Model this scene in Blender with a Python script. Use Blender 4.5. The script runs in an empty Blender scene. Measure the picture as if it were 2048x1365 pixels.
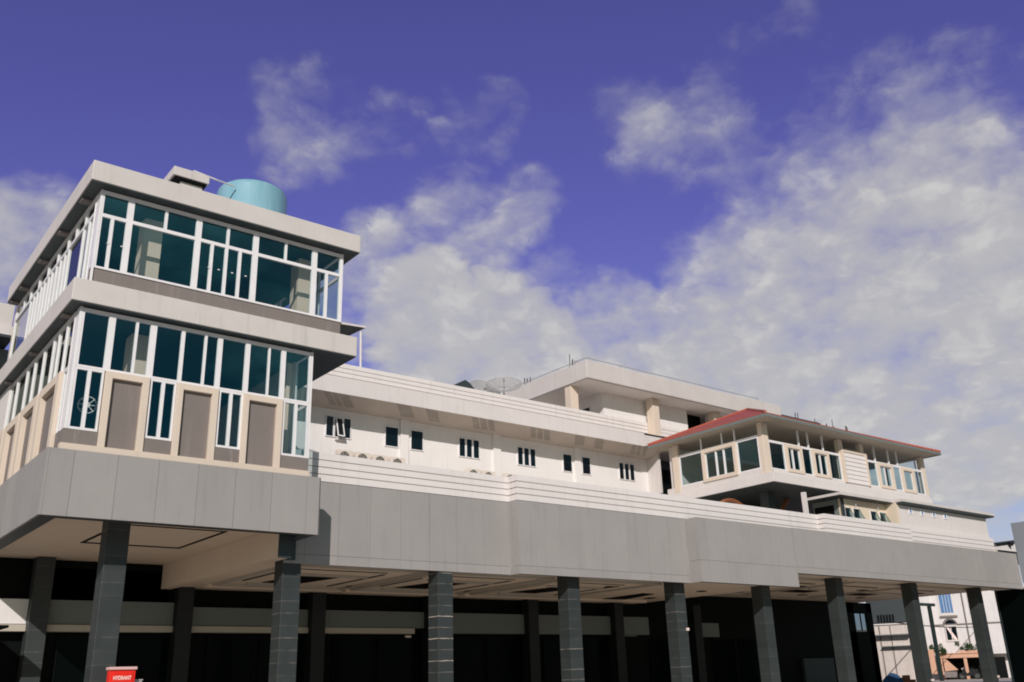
import bpy, bmesh, math, random
from mathutils import Vector, Matrix

random.seed(7)
C = bpy.context.scene.collection
SC = bpy.context.scene
SUN_TO = Vector((-0.80, -1.0, 0.64)).normalized()

# ------------------------------------------------------------------ materials
def new_mat(name):
    m = bpy.data.materials.new(name)
    m.use_nodes = True
    nt = m.node_tree
    b = nt.nodes['Principled BSDF']
    return m, nt, b

def N(nt, t, **kw):
    n = nt.nodes.new(t)
    for k, v in kw.items():
        if k.startswith('i_'):
            n.inputs[k[2:]].default_value = v
        else:
            setattr(n, k, v)
    return n

def math_n(nt, op, a, b=None, c=None):
    n = nt.nodes.new('ShaderNodeMath'); n.operation = op
    for i, v in enumerate((a, b, c)):
        if v is None: continue
        if hasattr(v, 'is_output') or isinstance(v, bpy.types.NodeSocket): nt.links.new(v, n.inputs[i])
        else: n.inputs[i].default_value = v
    return n.outputs[0]

def mix_c(nt, fac, a, b, mode='MIX'):
    n = nt.nodes.new('ShaderNodeMix'); n.data_type = 'RGBA'; n.blend_type = mode
    if isinstance(fac, bpy.types.NodeSocket): nt.links.new(fac, n.inputs[0])
    else: n.inputs[0].default_value = fac
    for idx, v in ((6, a), (7, b)):
        if isinstance(v, bpy.types.NodeSocket): nt.links.new(v, n.inputs[idx])
        else: n.inputs[idx].default_value = (*v, 1.0)
    return n.outputs[2]

def ramp(nt, sock, lo, hi, smooth=True):
    n = nt.nodes.new('ShaderNodeMapRange')
    n.interpolation_type = 'SMOOTHSTEP' if smooth else 'LINEAR'
    nt.links.new(sock, n.inputs[0])
    n.inputs[1].default_value = lo; n.inputs[2].default_value = hi
    return n.outputs[0]

def paint(name, col, rough=0.6, mottle=0.06, grime=0.10, grime_col=None, island=0.0, bump=0.0, spec=0.4):
    """Painted / rendered surface: soft mottling, faint vertical weather streaks."""
    m, nt, b = new_mat(name)
    tc = N(nt, 'ShaderNodeTexCoord')
    n1 = N(nt, 'ShaderNodeTexNoise', i_Scale=0.9, i_Detail=5.0, i_Roughness=0.6)
    nt.links.new(tc.outputs['Object'], n1.inputs['Vector'])
    mp = N(nt, 'ShaderNodeMapping'); mp.inputs['Scale'].default_value = (5.0, 5.0, 0.35)
    nt.links.new(tc.outputs['Object'], mp.inputs['Vector'])
    n2 = N(nt, 'ShaderNodeTexNoise', i_Scale=1.0, i_Detail=4.0, i_Roughness=0.65)
    nt.links.new(mp.outputs[0], n2.inputs['Vector'])
    g = grime_col or tuple(c * 0.45 for c in col)
    f1 = math_n(nt, 'MULTIPLY', math_n(nt, 'SUBTRACT', n1.outputs[0], 0.5), mottle * 4)
    v = math_n(nt, 'ADD', f1, 1.0)
    if island:
        ge = N(nt, 'ShaderNodeNewGeometry')
        v = math_n(nt, 'ADD', v, math_n(nt, 'MULTIPLY', math_n(nt, 'SUBTRACT', ge.outputs['Random Per Island'], 0.5), island))
    hs = N(nt, 'ShaderNodeHueSaturation'); hs.inputs['Color'].default_value = (*col, 1)
    nt.links.new(v, hs.inputs['Value'])
    f2 = math_n(nt, 'MULTIPLY', ramp(nt, n2.outputs[0], 0.52, 0.78), grime * 2.2)
    c = mix_c(nt, f2, hs.outputs[0], g)
    nt.links.new(c, b.inputs['Base Color'])
    b.inputs['Roughness'].default_value = rough
    b.inputs['Specular IOR Level'].default_value = spec
    if bump:
        n3 = N(nt, 'ShaderNodeTexNoise', i_Scale=40.0, i_Detail=3.0)
        nt.links.new(tc.outputs['Object'], n3.inputs['Vector'])
        bp = N(nt, 'ShaderNodeBump', i_Strength=bump, i_Distance=0.01)
        nt.links.new(n3.outputs[0], bp.inputs['Height']); nt.links.new(bp.outputs[0], b.inputs['Normal'])
    return m

def flat(name, col, rough=0.5, metal=0.0, spec=0.5):
    m, nt, b = new_mat(name)
    tc = N(nt, 'ShaderNodeTexCoord')
    n1 = N(nt, 'ShaderNodeTexNoise', i_Scale=3.0, i_Detail=4.0)
    nt.links.new(tc.outputs['Object'], n1.inputs['Vector'])
    v = math_n(nt, 'ADD', math_n(nt, 'MULTIPLY', n1.outputs[0], 0.16), 0.92)
    hs = N(nt, 'ShaderNodeHueSaturation'); hs.inputs['Color'].default_value = (*col, 1)
    nt.links.new(v, hs.inputs['Value'])
    nt.links.new(hs.outputs[0], b.inputs['Base Color'])
    b.inputs['Roughness'].default_value = rough; b.inputs['Metallic'].default_value = metal
    b.inputs['Specular IOR Level'].default_value = spec
    return m

def glass(name, tint, refl=0.9, base=0.05, rcol=(0.75, 0.9, 1.0)):
    """Thin architectural pane: tinted see-through plus fresnel mirror (mirror is green tinted head-on, clear at grazing)."""
    m = bpy.data.materials.new(name); m.use_nodes = True
    nt = m.node_tree; nt.nodes.clear()
    out = N(nt, 'ShaderNodeOutputMaterial')
    tr = N(nt, 'ShaderNodeBsdfTransparent'); tr.inputs[0].default_value = (*tint, 1)
    gl = N(nt, 'ShaderNodeBsdfGlossy'); gl.inputs['Roughness'].default_value = 0.015
    tc = N(nt, 'ShaderNodeTexCoord')
    nz = N(nt, 'ShaderNodeTexNoise', i_Scale=0.55, i_Detail=1.0)
    nt.links.new(tc.outputs['Object'], nz.inputs['Vector'])
    bp = N(nt, 'ShaderNodeBump', i_Strength=0.12, i_Distance=0.03)
    nt.links.new(nz.outputs[0], bp.inputs['Height']); nt.links.new(bp.outputs[0], gl.inputs['Normal'])
    lw = N(nt, 'ShaderNodeLayerWeight'); lw.inputs['Blend'].default_value = 0.5
    fr = math_n(nt, 'ADD', math_n(nt, 'MULTIPLY', math_n(nt, 'POWER', lw.outputs['Facing'], 5.0), 0.95), 0.045)
    nt.links.new(mix_c(nt, ramp(nt, fr, 0.05, 0.35), rcol, (0.80, 0.80, 0.74)), gl.inputs['Color'])
    f = math_n(nt, 'ADD', math_n(nt, 'MULTIPLY', fr, refl), base)
    mx = N(nt, 'ShaderNodeMixShader')
    nt.links.new(f, mx.inputs[0]); nt.links.new(tr.outputs[0], mx.inputs[1]); nt.links.new(gl.outputs[0], mx.inputs[2])
    nt.links.new(mx.outputs[0], out.inputs[0])
    return m

def tile_mat(name, col, pitch=0.33):
    """Dark stone column tiles: courses with pale mortar streaks in places."""
    m, nt, b = new_mat(name)
    tc = N(nt, 'ShaderNodeTexCoord')
    sp = N(nt, 'ShaderNodeSeparateXYZ'); nt.links.new(tc.outputs['Object'], sp.inputs[0])
    nz0 = N(nt, 'ShaderNodeTexNoise', i_Scale=3.0, i_Detail=2.0); nt.links.new(tc.outputs['Object'], nz0.inputs['Vector'])
    zz = math_n(nt, 'ADD', sp.outputs[2], math_n(nt, 'MULTIPLY', math_n(nt, 'SUBTRACT', nz0.outputs[0], 0.5), 0.03))
    t = math_n(nt, 'DIVIDE', zz, pitch)
    fr = math_n(nt, 'FRACT', t)
    line = math_n(nt, 'LESS_THAN', fr, 0.075)
    row = math_n(nt, 'FLOOR', t)
    wn = N(nt, 'ShaderNodeTexWhiteNoise'); wn.noise_dimensions = '2D'
    cb = N(nt, 'ShaderNodeCombineXYZ'); nt.links.new(row, cb.inputs[0])
    oi = N(nt, 'ShaderNodeObjectInfo'); nt.links.new(math_n(nt, 'MULTIPLY', oi.outputs['Random'], 57.0), cb.inputs[1])
    nt.links.new(cb.outputs[0], wn.inputs['Vector'])
    nz = N(nt, 'ShaderNodeTexNoise', i_Scale=2.6, i_Detail=5.0, i_Roughness=0.7); nt.links.new(tc.outputs['Object'], nz.inputs['Vector'])
    amt = math_n(nt, 'MULTIPLY', line, math_n(nt, 'MULTIPLY', math_n(nt, 'ADD', math_n(nt, 'POWER', wn.outputs[0], 2.0), 0.10), ramp(nt, nz.outputs[0], 0.30, 0.62)))
    at = N(nt, 'ShaderNodeAttribute'); at.attribute_type = 'OBJECT'; at.attribute_name = '["joint"]'
    amt = math_n(nt, 'MULTIPLY', amt, at.outputs['Fac'])
    v = math_n(nt, 'ADD', math_n(nt, 'ADD', 0.66, math_n(nt, 'MULTIPLY', nz.outputs[0], 0.5)), math_n(nt, 'MULTIPLY', wn.outputs[0], 0.22))
    hs = N(nt, 'ShaderNodeHueSaturation'); hs.inputs['Color'].default_value = (*col, 1); nt.links.new(v, hs.inputs['Value'])
    nt.links.new(mix_c(nt, amt, hs.outputs[0], (0.50, 0.42, 0.36)), b.inputs['Base Color'])
    b.inputs['Roughness'].default_value = 0.55
    return m

M = {}
M['clad'] = paint('grey_cladding', (0.33, 0.312, 0.30), 0.5, 0.05, 0.10, island=0.07, spec=0.2)
M['clad2'] = paint('grey_cladding_cool', (0.24, 0.26, 0.285), 0.5, 0.03, 0.05, island=0.05)
M['seam'] = flat('cladding_seam', (0.055, 0.06, 0.06), 0.7)
M['lip'] = flat('dark_metal_lip', (0.028, 0.04, 0.044), 0.5)
M['white'] = paint('white_wall_paint', (0.775, 0.745, 0.72), 0.7, 0.035, 0.10, bump=0.15)
M['offwhite'] = paint('offwhite_render', (0.68, 0.635, 0.61), 0.65, 0.04, 0.10, bump=0.1)
M['slabpaint'] = paint('pale_slab_paint', (0.60, 0.56, 0.53), 0.62, 0.06, 0.17, (0.36, 0.37, 0.30), bump=0.1)
M['parapet'] = paint('white_band_paint', (0.735, 0.69, 0.665), 0.6, 0.035, 0.12, island=0.03)
M['groove'] = flat('groove_shadow_gap', (0.33, 0.28, 0.255), 0.8)
M['beige'] = paint('beige_trim_paint', (0.68, 0.575, 0.47), 0.6, 0.03, 0.06, bump=0.1)
M['cream'] = paint('cream_wall_paint', (0.72, 0.61, 0.475), 0.65, 0.03, 0.05)
M['niche'] = paint('grey_brown_panel', (0.205, 0.175, 0.16), 0.6, 0.06, 0.10, (0.45, 0.40, 0.36))
M['spandrel'] = paint('smeared_grey_panel', (0.205, 0.175, 0.16), 0.65, 0.12, 0.42, (0.46, 0.42, 0.39))
M['frame'] = flat('white_aluminium', (0.80, 0.78, 0.78), 0.35)
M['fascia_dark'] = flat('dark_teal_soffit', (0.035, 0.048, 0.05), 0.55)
M['glass'] = glass('teal_glass', (0.88, 0.93, 0.92), 1.0, 0.10, (0.15, 0.72, 0.84))
M['clearglass'] = glass('clear_glass', (0.76, 0.86, 0.87), 0.6, 0.05, (0.30, 0.66, 0.76))
M['darkglass'] = flat('dark_window_glass', (0.004, 0.010, 0.014), 0.08)
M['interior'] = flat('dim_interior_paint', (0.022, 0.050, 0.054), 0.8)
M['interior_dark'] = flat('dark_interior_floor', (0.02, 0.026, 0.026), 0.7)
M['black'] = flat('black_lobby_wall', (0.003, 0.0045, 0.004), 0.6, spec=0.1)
M['ceil'] = paint('beige_ceiling_board', (0.80, 0.675, 0.53), 0.7, 0.04, 0.06)
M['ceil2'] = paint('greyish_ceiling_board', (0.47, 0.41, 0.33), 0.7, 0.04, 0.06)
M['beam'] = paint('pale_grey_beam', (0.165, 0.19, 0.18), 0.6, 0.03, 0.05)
M['beamlip'] = paint('cream_beam_edge', (0.48, 0.44, 0.37), 0.6, 0.03, 0.05)
M['tile'] = tile_mat('dark_column_tile', (0.031, 0.038, 0.038))
M['tile_shaded'] = tile_mat('shaded_column_tile', (0.006, 0.008, 0.008))  # darker copy of the column tile, shade of the second row put into colour
M['soffit'] = paint('pale_soffit_paint', (0.56, 0.49, 0.43), 0.7, 0.07, 0.08)
M['shade_pattern'] = paint('soffit_shade_pattern', (0.41, 0.365, 0.32), 0.75, 0.16, 0.2)  # darker soffit colour that paints the shade in a light pattern
M['deck'] = paint('pale_roof_screed', (0.62, 0.56, 0.48), 0.8, 0.08, 0.1)
M['concrete'] = paint('concrete_paving', (0.42, 0.37, 0.32), 0.85, 0.1, 0.1, bump=0.3)
M['asphalt'] = paint('forecourt_paving', (0.40, 0.37, 0.33), 0.85, 0.12, 0.1, bump=0.4)
M['ac'] = flat('cream_ac_casing', (0.70, 0.62, 0.54), 0.5)
M['acgrille'] = flat('dark_fan_grille', (0.05, 0.06, 0.05), 0.6)
M['metal'] = flat('galvanised_metal', (0.46, 0.45, 0.44), 0.45, 0.15)
M['rust'] = flat('rusty_rebar', (0.10, 0.085, 0.08), 0.8)
M['red'] = flat('red_enamel', (0.80, 0.022, 0.010), 0.35)
M['redlid'] = flat('pale_red_lid', (0.70, 0.45, 0.42), 0.4)
M['roofred'] = None
M['orange'] = flat('orange_brown_wood', (0.24, 0.085, 0.035), 0.5)
M['pink'] = paint('salmon_paint', (0.62, 0.36, 0.24), 0.7, 0.05, 0.1)
M['blueglass'] = flat('blue_curtained_window', (0.10, 0.22, 0.42), 0.25)
M['house'] = paint('pale_house_render', (0.68, 0.645, 0.63), 0.7, 0.06, 0.14)
M['yardwall'] = paint('weathered_yard_render', (0.60, 0.53, 0.48), 0.75, 0.12, 0.25)
M['tarp'] = flat('blue_tarpaulin', (0.01, 0.065, 0.16), 0.6)
M['green_metal'] = flat('dark_green_steel', (0.012, 0.026, 0.020), 0.5)
M['rubber'] = flat('black_rubber', (0.01, 0.01, 0.01), 0.7)
M['bikepaint'] = flat('black_motorbike_paint', (0.012, 0.012, 0.014), 0.3)
M['leaf'] = flat('dark_green_leaf', (0.035, 0.075, 0.022), 0.6)
M['letter'] = flat('pale_lettering', (0.90, 0.72, 0.66), 0.5)
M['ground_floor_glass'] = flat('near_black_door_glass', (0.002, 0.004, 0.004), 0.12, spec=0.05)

def tank_mat():
    m, nt, b = new_mat('blue_water_tank_plastic')
    tc = N(nt, 'ShaderNodeTexCoord')
    mp = N(nt, 'ShaderNodeMapping'); mp.inputs['Scale'].default_value = (6, 6, 0.6)
    nt.links.new(tc.outputs['Object'], mp.inputs['Vector'])
    n = N(nt, 'ShaderNodeTexNoise', i_Scale=1.0, i_Detail=4.0); nt.links.new(mp.outputs[0], n.inputs['Vector'])
    c = mix_c(nt, n.outputs[0], (0.13, 0.34, 0.43), (0.31, 0.49, 0.55))
    nt.links.new(c, b.inputs['Base Color']); b.inputs['Roughness'].default_value = 0.32
    return m
M['tank'] = tank_mat()
M['tintglass'] = glass('dark_tinted_glass', (0.22, 0.30, 0.38), 0.5, 0.03, (0.3, 0.7, 0.9))

def roof_mat():
    m, nt, b = new_mat('red_corrugated_roof')
    tc = N(nt, 'ShaderNodeTexCoord')
    n = N(nt, 'ShaderNodeTexNoise', i_Scale=2.5, i_Detail=5.0); nt.links.new(tc.outputs['Object'], n.inputs['Vector'])
    nt.links.new(mix_c(nt, n.outputs[0], (0.31, 0.068, 0.042), (0.47, 0.115, 0.075)), b.inputs['Base Color'])
    w = N(nt, 'ShaderNodeTexWave', i_Scale=2.2); nt.links.new(tc.outputs['Object'], w.inputs['Vector'])
    bp = N(nt, 'ShaderNodeBump', i_Strength=0.6, i_Distance=0.05); nt.links.new(w.outputs[1], bp.inputs['Height'])
    nt.links.new(bp.outputs[0], b.inputs['Normal']); b.inputs['Roughness'].default_value = 0.5
    return m
M['roofred'] = roof_mat()

def mesh_dish_mat():
    m = bpy.data.materials.new('wire_mesh_dish'); m.use_nodes = True
    nt = m.node_tree; nt.nodes.clear()
    out = N(nt, 'ShaderNodeOutputMaterial')
    d = N(nt, 'ShaderNodeBsdfPrincipled'); d.inputs['Base Color'].default_value = (0.30, 0.29, 0.28, 1); d.inputs['Roughness'].default_value = 0.6
    t = N(nt, 'ShaderNodeBsdfTransparent')
    tc = N(nt, 'ShaderNodeTexCoord')
    n = N(nt, 'ShaderNodeTexNoise', i_Scale=90.0, i_Detail=0.0); nt.links.new(tc.outputs['Object'], n.inputs['Vector'])
    mx = N(nt, 'ShaderNodeMixShader')
    nt.links.new(math_n(nt, 'LESS_THAN', n.outputs[0], 0.57), mx.inputs[0])
    nt.links.new(t.outputs[0], mx.inputs[1]); nt.links.new(d.outputs[0], mx.inputs[2]); nt.links.new(mx.outputs[0], out.inputs[0])
    return m
M['dish'] = mesh_dish_mat()

# ------------------------------------------------------------------ mesh helpers
class MB:
    def __init__(s): s.bm = bmesh.new()
    def box(s, x0, x1, y0, y1, z0, z1, mi=0):
        x0, x1 = min(x0, x1), max(x0, x1); y0, y1 = min(y0, y1), max(y0, y1); z0, z1 = min(z0, z1), max(z0, z1)
        v = [s.bm.verts.new((x, y, z)) for z in (z0, z1) for y in (y0, y1) for x in (x0, x1)]
        for f in ((0, 2, 3, 1), (4, 5, 7, 6), (0, 1, 5, 4), (2, 6, 7, 3), (0, 4, 6, 2), (1, 3, 7, 5)):
            s.bm.faces.new([v[i] for i in f]).material_index = mi
        return s
    def poly(s, pts, mi=0):
        f = s.bm.faces.new([s.bm.verts.new(p) for p in pts]); f.material_index = mi; return s
    def prism(s, pts, d, mi=0):
        """closed polygon pts (3D) extruded by vector d"""
        d = Vector(d); a = [s.bm.verts.new(p) for p in pts]; b = [s.bm.verts.new(Vector(p) + d) for p in pts]; n = len(a)
        for f in [a[::-1], b] + [[a[i], a[(i + 1) % n], b[(i + 1) % n], b[i]] for i in range(n)]:
            s.bm.faces.new(f).material_index = mi
        return s
    def bar(s, p0, p1, r, n=6, mi=0, r1=None):
        p0, p1 = Vector(p0), Vector(p1); r1 = r if r1 is None else r1
        q = (p1 - p0).to_track_quat('Z', 'Y')
        a = [s.bm.verts.new(p0 + q @ Vector((r * math.cos(2 * math.pi * i / n), r * math.sin(2 * math.pi * i / n), 0))) for i in range(n)]
        b = [s.bm.verts.new(p1 + q @ Vector((r1 * math.cos(2 * math.pi * i / n), r1 * math.sin(2 * math.pi * i / n), 0))) for i in range(n)]
        for f in [a[::-1], b] + [[a[i], a[(i + 1) % n], b[(i + 1) % n], b[i]] for i in range(n)]:
            s.bm.faces.new(f).material_index = mi
        return s
    def lathe(s, prof, c, n=48, mi=0):
        """profile [(r,z)] about the vertical through c"""
        rings = []
        for r, z in prof:
            rings.append([s.bm.verts.new((c[0] + r * math.cos(2 * math.pi * i / n), c[1] + r * math.sin(2 * math.pi * i / n), c[2] + z)) for i in range(n)] if r > 1e-6 else [s.bm.verts.new((c[0], c[1], c[2] + z))])
        for a, b in zip(rings, rings[1:]):
            for i in range(n):
                f = [a[i % len(a)], a[(i + 1) % len(a)], b[(i + 1) % len(b)], b[i % len(b)]]
                u = []
                for k in f:
                    if k not in u: u.append(k)
                if len(u) > 2: s.bm.faces.new(u).material_index = mi
        return s
    def torus(s, c, axis, R, r, a0=0.0, a1=2 * math.pi, n=24, m=8, mi=0):
        c = Vector(c); q = Vector(axis).to_track_quat('Z', 'X')
        full = abs(a1 - a0 - 2 * math.pi) < 1e-6
        rings = []
        for i in range(n if full else n + 1):
            t = a0 + (a1 - a0) * i / n
            rings.append([s.bm.verts.new(c + q @ Vector(((R + r * math.cos(2 * math.pi * j / m)) * math.cos(t), (R + r * math.cos(2 * math.pi * j / m)) * math.sin(t), r * math.sin(2 * math.pi * j / m)))) for j in range(m)])
        k = len(rings)
        for i in range(k if full else k - 1):
            a, b = rings[i], rings[(i + 1) % k]
            for j in range(m):
                s.bm.faces.new([a[j], b[j], b[(j + 1) % m], a[(j + 1) % m]]).material_index = mi
        return s

ROOT = {}
def obj(name, mb, mats, parent=None, bevel=0.0, smooth=False, base=None):
    mats = mats if isinstance(mats, (list, tuple)) else [mats]
    me = bpy.data.meshes.new(name)
    org = ROOT[parent.name] if parent else Matrix.Translation(base or (0, 0, 0))
    mb.bm.transform(org.inverted())
    bmesh.ops.recalc_face_normals(mb.bm, faces=mb.bm.faces)
    mb.bm.to_mesh(me); mb.bm.free()
    for m in mats: me.materials.append(M[m])
    o = bpy.data.objects.new(name, me); C.objects.link(o)
    if parent:
        o.parent = parent
        ROOT[o.name] = org
    else:
        o.matrix_world = org
        ROOT[o.name] = org
    if bevel:
        bv = o.modifiers.new('bevel', 'BEVEL'); bv.width = bevel; bv.segments = 2; bv.limit_method = 'ANGLE'
    if smooth:
        me.polygons.foreach_set('use_smooth', [True] * len(me.polygons))
    return o

def tag(o, label=None, cat=None, group=None, kind=None):
    if label: o['label'] = label
    if cat: o['category'] = cat
    if group: o['group'] = group
    if kind: o['kind'] = kind
    return o

def thing(name, label, cat, loc=(0, 0, 0), group=None, rotz=0.0):
    o = bpy.data.objects.new(name, None); C.objects.link(o)
    o.location = loc; o.rotation_euler = (0, 0, rotz); o.empty_display_size = 0.3
    ROOT[o.name] = Matrix.Translation(loc) @ Matrix.Rotation(rotz, 4, 'Z')
    return tag(o, label, cat, group)

def copy_tree(src, loc, label, group=None):
    r = src.copy(); C.objects.link(r); r.location = loc; r['label'] = label
    if group: r['group'] = group
    ROOT[r.name] = Matrix.Translation(loc)
    for ch in list(src.children):
        c = ch.copy(); C.objects.link(c); c.parent = r
        for g in list(ch.children):
            d = g.copy(); C.objects.link(d); d.parent = c
    return r

def one(name, mats, parent, *boxes, bevel=0.0):
    m = MB()
    for b in boxes: m.box(*b)
    return obj(name, m, mats, parent, bevel)

# plane-mapped box: a along the facade, d outward depth offset (+ = into building), z up
def pbox(m, pl, pos, a0, a1, d0, d1, z0, z1, mi=0):
    if pl == 'y': m.box(a0, a1, pos + d0, pos + d1, z0, z1, mi)
    else: m.box(pos + d0, pos + d1, a0, a1, z0, z1, mi)

def window(parent, pl, pos, a0, a1, z0, z1, fl=.04, fr=.04, fb=.045, ft=.045, sgn=1, gmat='glass', fmat='frame', bars=(), name='window', d=(-.035, .045)):
    """frame + single glazed pane (child). sgn=-1 flips outward direction (for faces looking +x)."""
    d0, d1 = (d[0], d[1]) if sgn > 0 else (-d[1], -d[0])
    m = MB()
    pbox(m, pl, pos, a0, a0 + fl, d0, d1, z0, z1)
    pbox(m, pl, pos, a1 - fr, a1, d0, d1, z0, z1)
    pbox(m, pl, pos, a0 + fl, a1 - fr, d0, d1, z0, z0 + fb)
    pbox(m, pl, pos, a0 + fl, a1 - fr, d0, d1, z1 - ft, z1)
    for b0, b1 in bars: pbox(m, pl, pos, b0, b1, d0, d1, z0 + fb, z1 - ft)
    w = obj(name, m, fmat, parent)
    g = MB(); o = 0.004 * sgn
    A0, A1, Z0, Z1 = a0 + fl * .6, a1 - fr * .6, z0 + fb * .6, z1 - ft * .6
    if gmat == 'darkglass':
        pbox(g, pl, pos, A0, A1, o, o + .012 * sgn, Z0, Z1)
    elif pl == 'y': g.poly([(A0, pos + o, Z0), (A1, pos + o, Z0), (A1, pos + o, Z1), (A0, pos + o, Z1)])
    else: g.poly([(pos + o, A0, Z0), (pos + o, A1, Z0), (pos + o, A1, Z1), (pos + o, A0, Z1)])
    obj('pane', g, gmat, w)
    return w

def panels(m, pl, pos, th, a0, a1, seams, z0, z1, zs=(), gap=0.008, sgn=1):
    """row of cladding panels split at seams (vertical) and zs (horizontal)"""
    A = [a0] + [s for s in seams if a0 + .05 < s < a1 - .05] + [a1]
    Z = [z0] + list(zs) + [z1]
    for i in range(len(A) - 1):
        for k in range(len(Z) - 1):
            pbox(m, pl, pos, A[i] + (gap / 2 if i else 0), A[i + 1] - (gap / 2 if i < len(A) - 2 else 0), 0, th * sgn,
                 Z[k] + (gap / 2 if k else 0), Z[k + 1] - (gap / 2 if k < len(Z) - 2 else 0))

# ------------------------------------------------------------------ ground
m = MB(); m.poly([(-600, -600, 0), (900, -600, 0), (900, 24.4, 0), (-600, 24.4, 0)])
tag(obj('ground', m, 'asphalt'), kind='structure')
m = MB(); m.box(-600, 900, 24.4, 900, -0.3, 0.63)
tag(obj('pavement', m, 'concrete'), kind='structure')

# ------------------------------------------------------------------ corner tower
FY, FX = 23.89, 4.80  # building coordinates back-projected from image pixels, entered as plain numbers
tw = thing('corner_tower', 'three level corner tower with glazed upper floors and grey panel skirt at the near end', 'building', (FX, FY, 0))
seamx = [5.42, 6.44, 7.45, 8.47, 9.48, 10.51, 11.55]
m = MB(); panels(m, 'y', FY, .06, FX + .065, 11.93, seamx, 5.60, 7.20); m.prism([(11.93, FY, 5.6), (12.0, FY + .07, 5.6), (12.0, FY + .4, 5.6), (11.93, FY + .4, 5.6)], (0, 0, 1.6))
panels(m, 'x', FX, .06, FY, 36.0, [FY + 1.04 * k for k in range(1, 12)], 5.60, 7.20)
obj('cladding', m, 'clad', tw)
m = MB(); m.box(FX + .062, 11.925, FY + .062, FY + .40, 5.605, 7.19); m.box(FX + .062, FX + .46, FY + .40, 36.0, 5.605, 7.19); m.box(11.56, 11.925, FY + .40, 25.2, 5.605, 7.19)
obj('fascia_frame', m, 'lip', tw)
one('floor_slab', 'interior_dark', tw, (FX + .47, 11.5, FY + .42, 34.6, 6.05, 7.22))
# ceiling under the tower, with black strips painting the shade of a gap
m = MB(); m.box(FX + .47, 11.2, FY + .42, 34.4, 5.90, 6.04)
obj('ceiling', m, 'ceil', tw)
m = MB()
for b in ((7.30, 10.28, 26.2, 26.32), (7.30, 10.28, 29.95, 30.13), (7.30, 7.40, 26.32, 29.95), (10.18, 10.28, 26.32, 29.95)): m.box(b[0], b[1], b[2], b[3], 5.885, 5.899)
obj('painted_shadow_gap', m, 'black', tw)
one('drop_beam', 'ceil', tw, (11.21, 11.55, 24.76, 34.4, 5.06, 6.04))
one('dark_end_cover', 'lip', tw, (11.18, 11.56, 24.70, 24.755, 5.04, 5.89)); one('dark_end_cover', 'lip', tw, (11.561, 11.92, 25.20, 25.245, 5.06, 6.04))  # dark cover added so the sunlit beam end stays dark

def roof_slab(x0, x1, y0, y1, z0, z1, name):
    s = MB(); s.box(x0, x1, y0, y1, z0 + .03, z1)
    o = obj(name, s, 'slabpaint', tw, bevel=.02)
    s = MB(); s.box(x0 + .03, x1 - .03, y0 + .03, y1 - .03, z0, z0 + .028)
    # ribs across the overhang
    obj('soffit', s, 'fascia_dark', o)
    return o
s1 = roof_slab(4.88, 13.04, 23.98, 34.9, 11.03, 11.68, 'floor_band')
s2 = roof_slab(4.97, 13.11, 24.06, 34.5, 14.56, 15.18, 'roof_slab')
m = MB()
for y in (25.2, 27.6, 30.0, 32.6, 34.1):
    m = MB(); m.box(5.03, 5.36, y, y + .28, 14.50, 14.558); obj('rib', m, 'niche', s2)
for y in (25.0, 28.6, 31.9):
    m = MB(); m.box(4.94, 5.2, y, y + .28, 10.985, 11.028); obj('rib', m, 'niche', s1)

# upper storey
UY, UX, UR = 24.44, 5.35, 12.66
one('sill_wall', 'niche', tw, (UX - .03, UR + .02, UY + .0, UY + .16, 11.69, 12.23), (UX - .03, UX + .12, UY + .16, 34.5, 11.69, 11.95), (UR - .14, UR + .02, UY + .16, 30.5, 11.69, 12.23))
TZ = 13.80
H = .085
xs = [(5.39, 6.15, .05, H), (6.15, 7.12, H, .04), (7.12, 8.06, .04, H), (8.06, 8.93, H, .04), (8.93, 9.79, .04, H), (9.79, 10.75, H, .035), (10.75, 11.71, .035, H), (11.71, 12.62, H, .04)]
for a0, a1, fl, fr in xs: window(tw, 'y', UY, a0, a1, TZ, 14.54, fl, fr, .05, .10)
lo = [(5.39, 5.71, .05, .045), (5.71, 6.15, .045, H), (6.15, 8.06, H, H), (8.06, 8.49, H, .045), (8.49, 8.92, .045, .045), (8.92, 9.33, .045, .045), (9.33, 9.79, .045, H), (9.79, 11.71, H, H), (11.71, 12.14, H, .045), (12.14, 12.62, .045, .04)]
for a0, a1, fl, fr in lo: window(tw, 'y', UY, a0, a1, 12.235, TZ, fl, fr, .06, .05)
one('corner_post', 'frame', tw, (UX - .02, UX + .04, UY - .04, UY + .36, 11.7, 14.55)); one('corner_post', 'frame', tw, (UR - .04, UR + .03, UY - .04, UY + .06, 12.235, 14.55))
# handles on the casements
for x in (5.66, 6.02, 8.43, 8.72, 9.12, 9.53): one('window_handle', 'frame', tw, (x - .03, x + .03, UY - .06, UY - .036, 12.99, 13.015))
ys = [24.80, 25.78, 26.75, 27.65, 28.83, 30.02, 31.2, 32.39, 33.32, 34.5]
for i in range(9): window(tw, 'x', UX, ys[i], ys[i + 1], 13.98, 14.54, .055, .055, .05, .09)
yl = [24.80, 25.28, 25.86, 27.43, 27.86, 28.35, 28.85, 29.38, 29.80, 30.30, 30.74, 31.24, 31.70, 32.20, 34.5]
for i in range(14): window(tw, 'x', UX, yl[i], yl[i + 1], 11.96, 13.98, .05, .05, .05, .05)
one('corner_post', 'beige', tw, (UX - .03, UX + .12, 34.51, 34.75, 11.7, 14.55))
# right side glazing of the upper storey
yr = [24.52, 26.0, 27.5, 29.0, 30.5]
for i in range(4):
    window(tw, 'x', UR, yr[i], yr[i + 1], 12.24, 13.8, .05, .05, .05, .05, sgn=-1, gmat='clearglass')
    window(tw, 'x', UR, yr[i], yr[i + 1], 13.8, 14.54, .05, .05, .05, .05, sgn=-1, gmat='clearglass')
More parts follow.
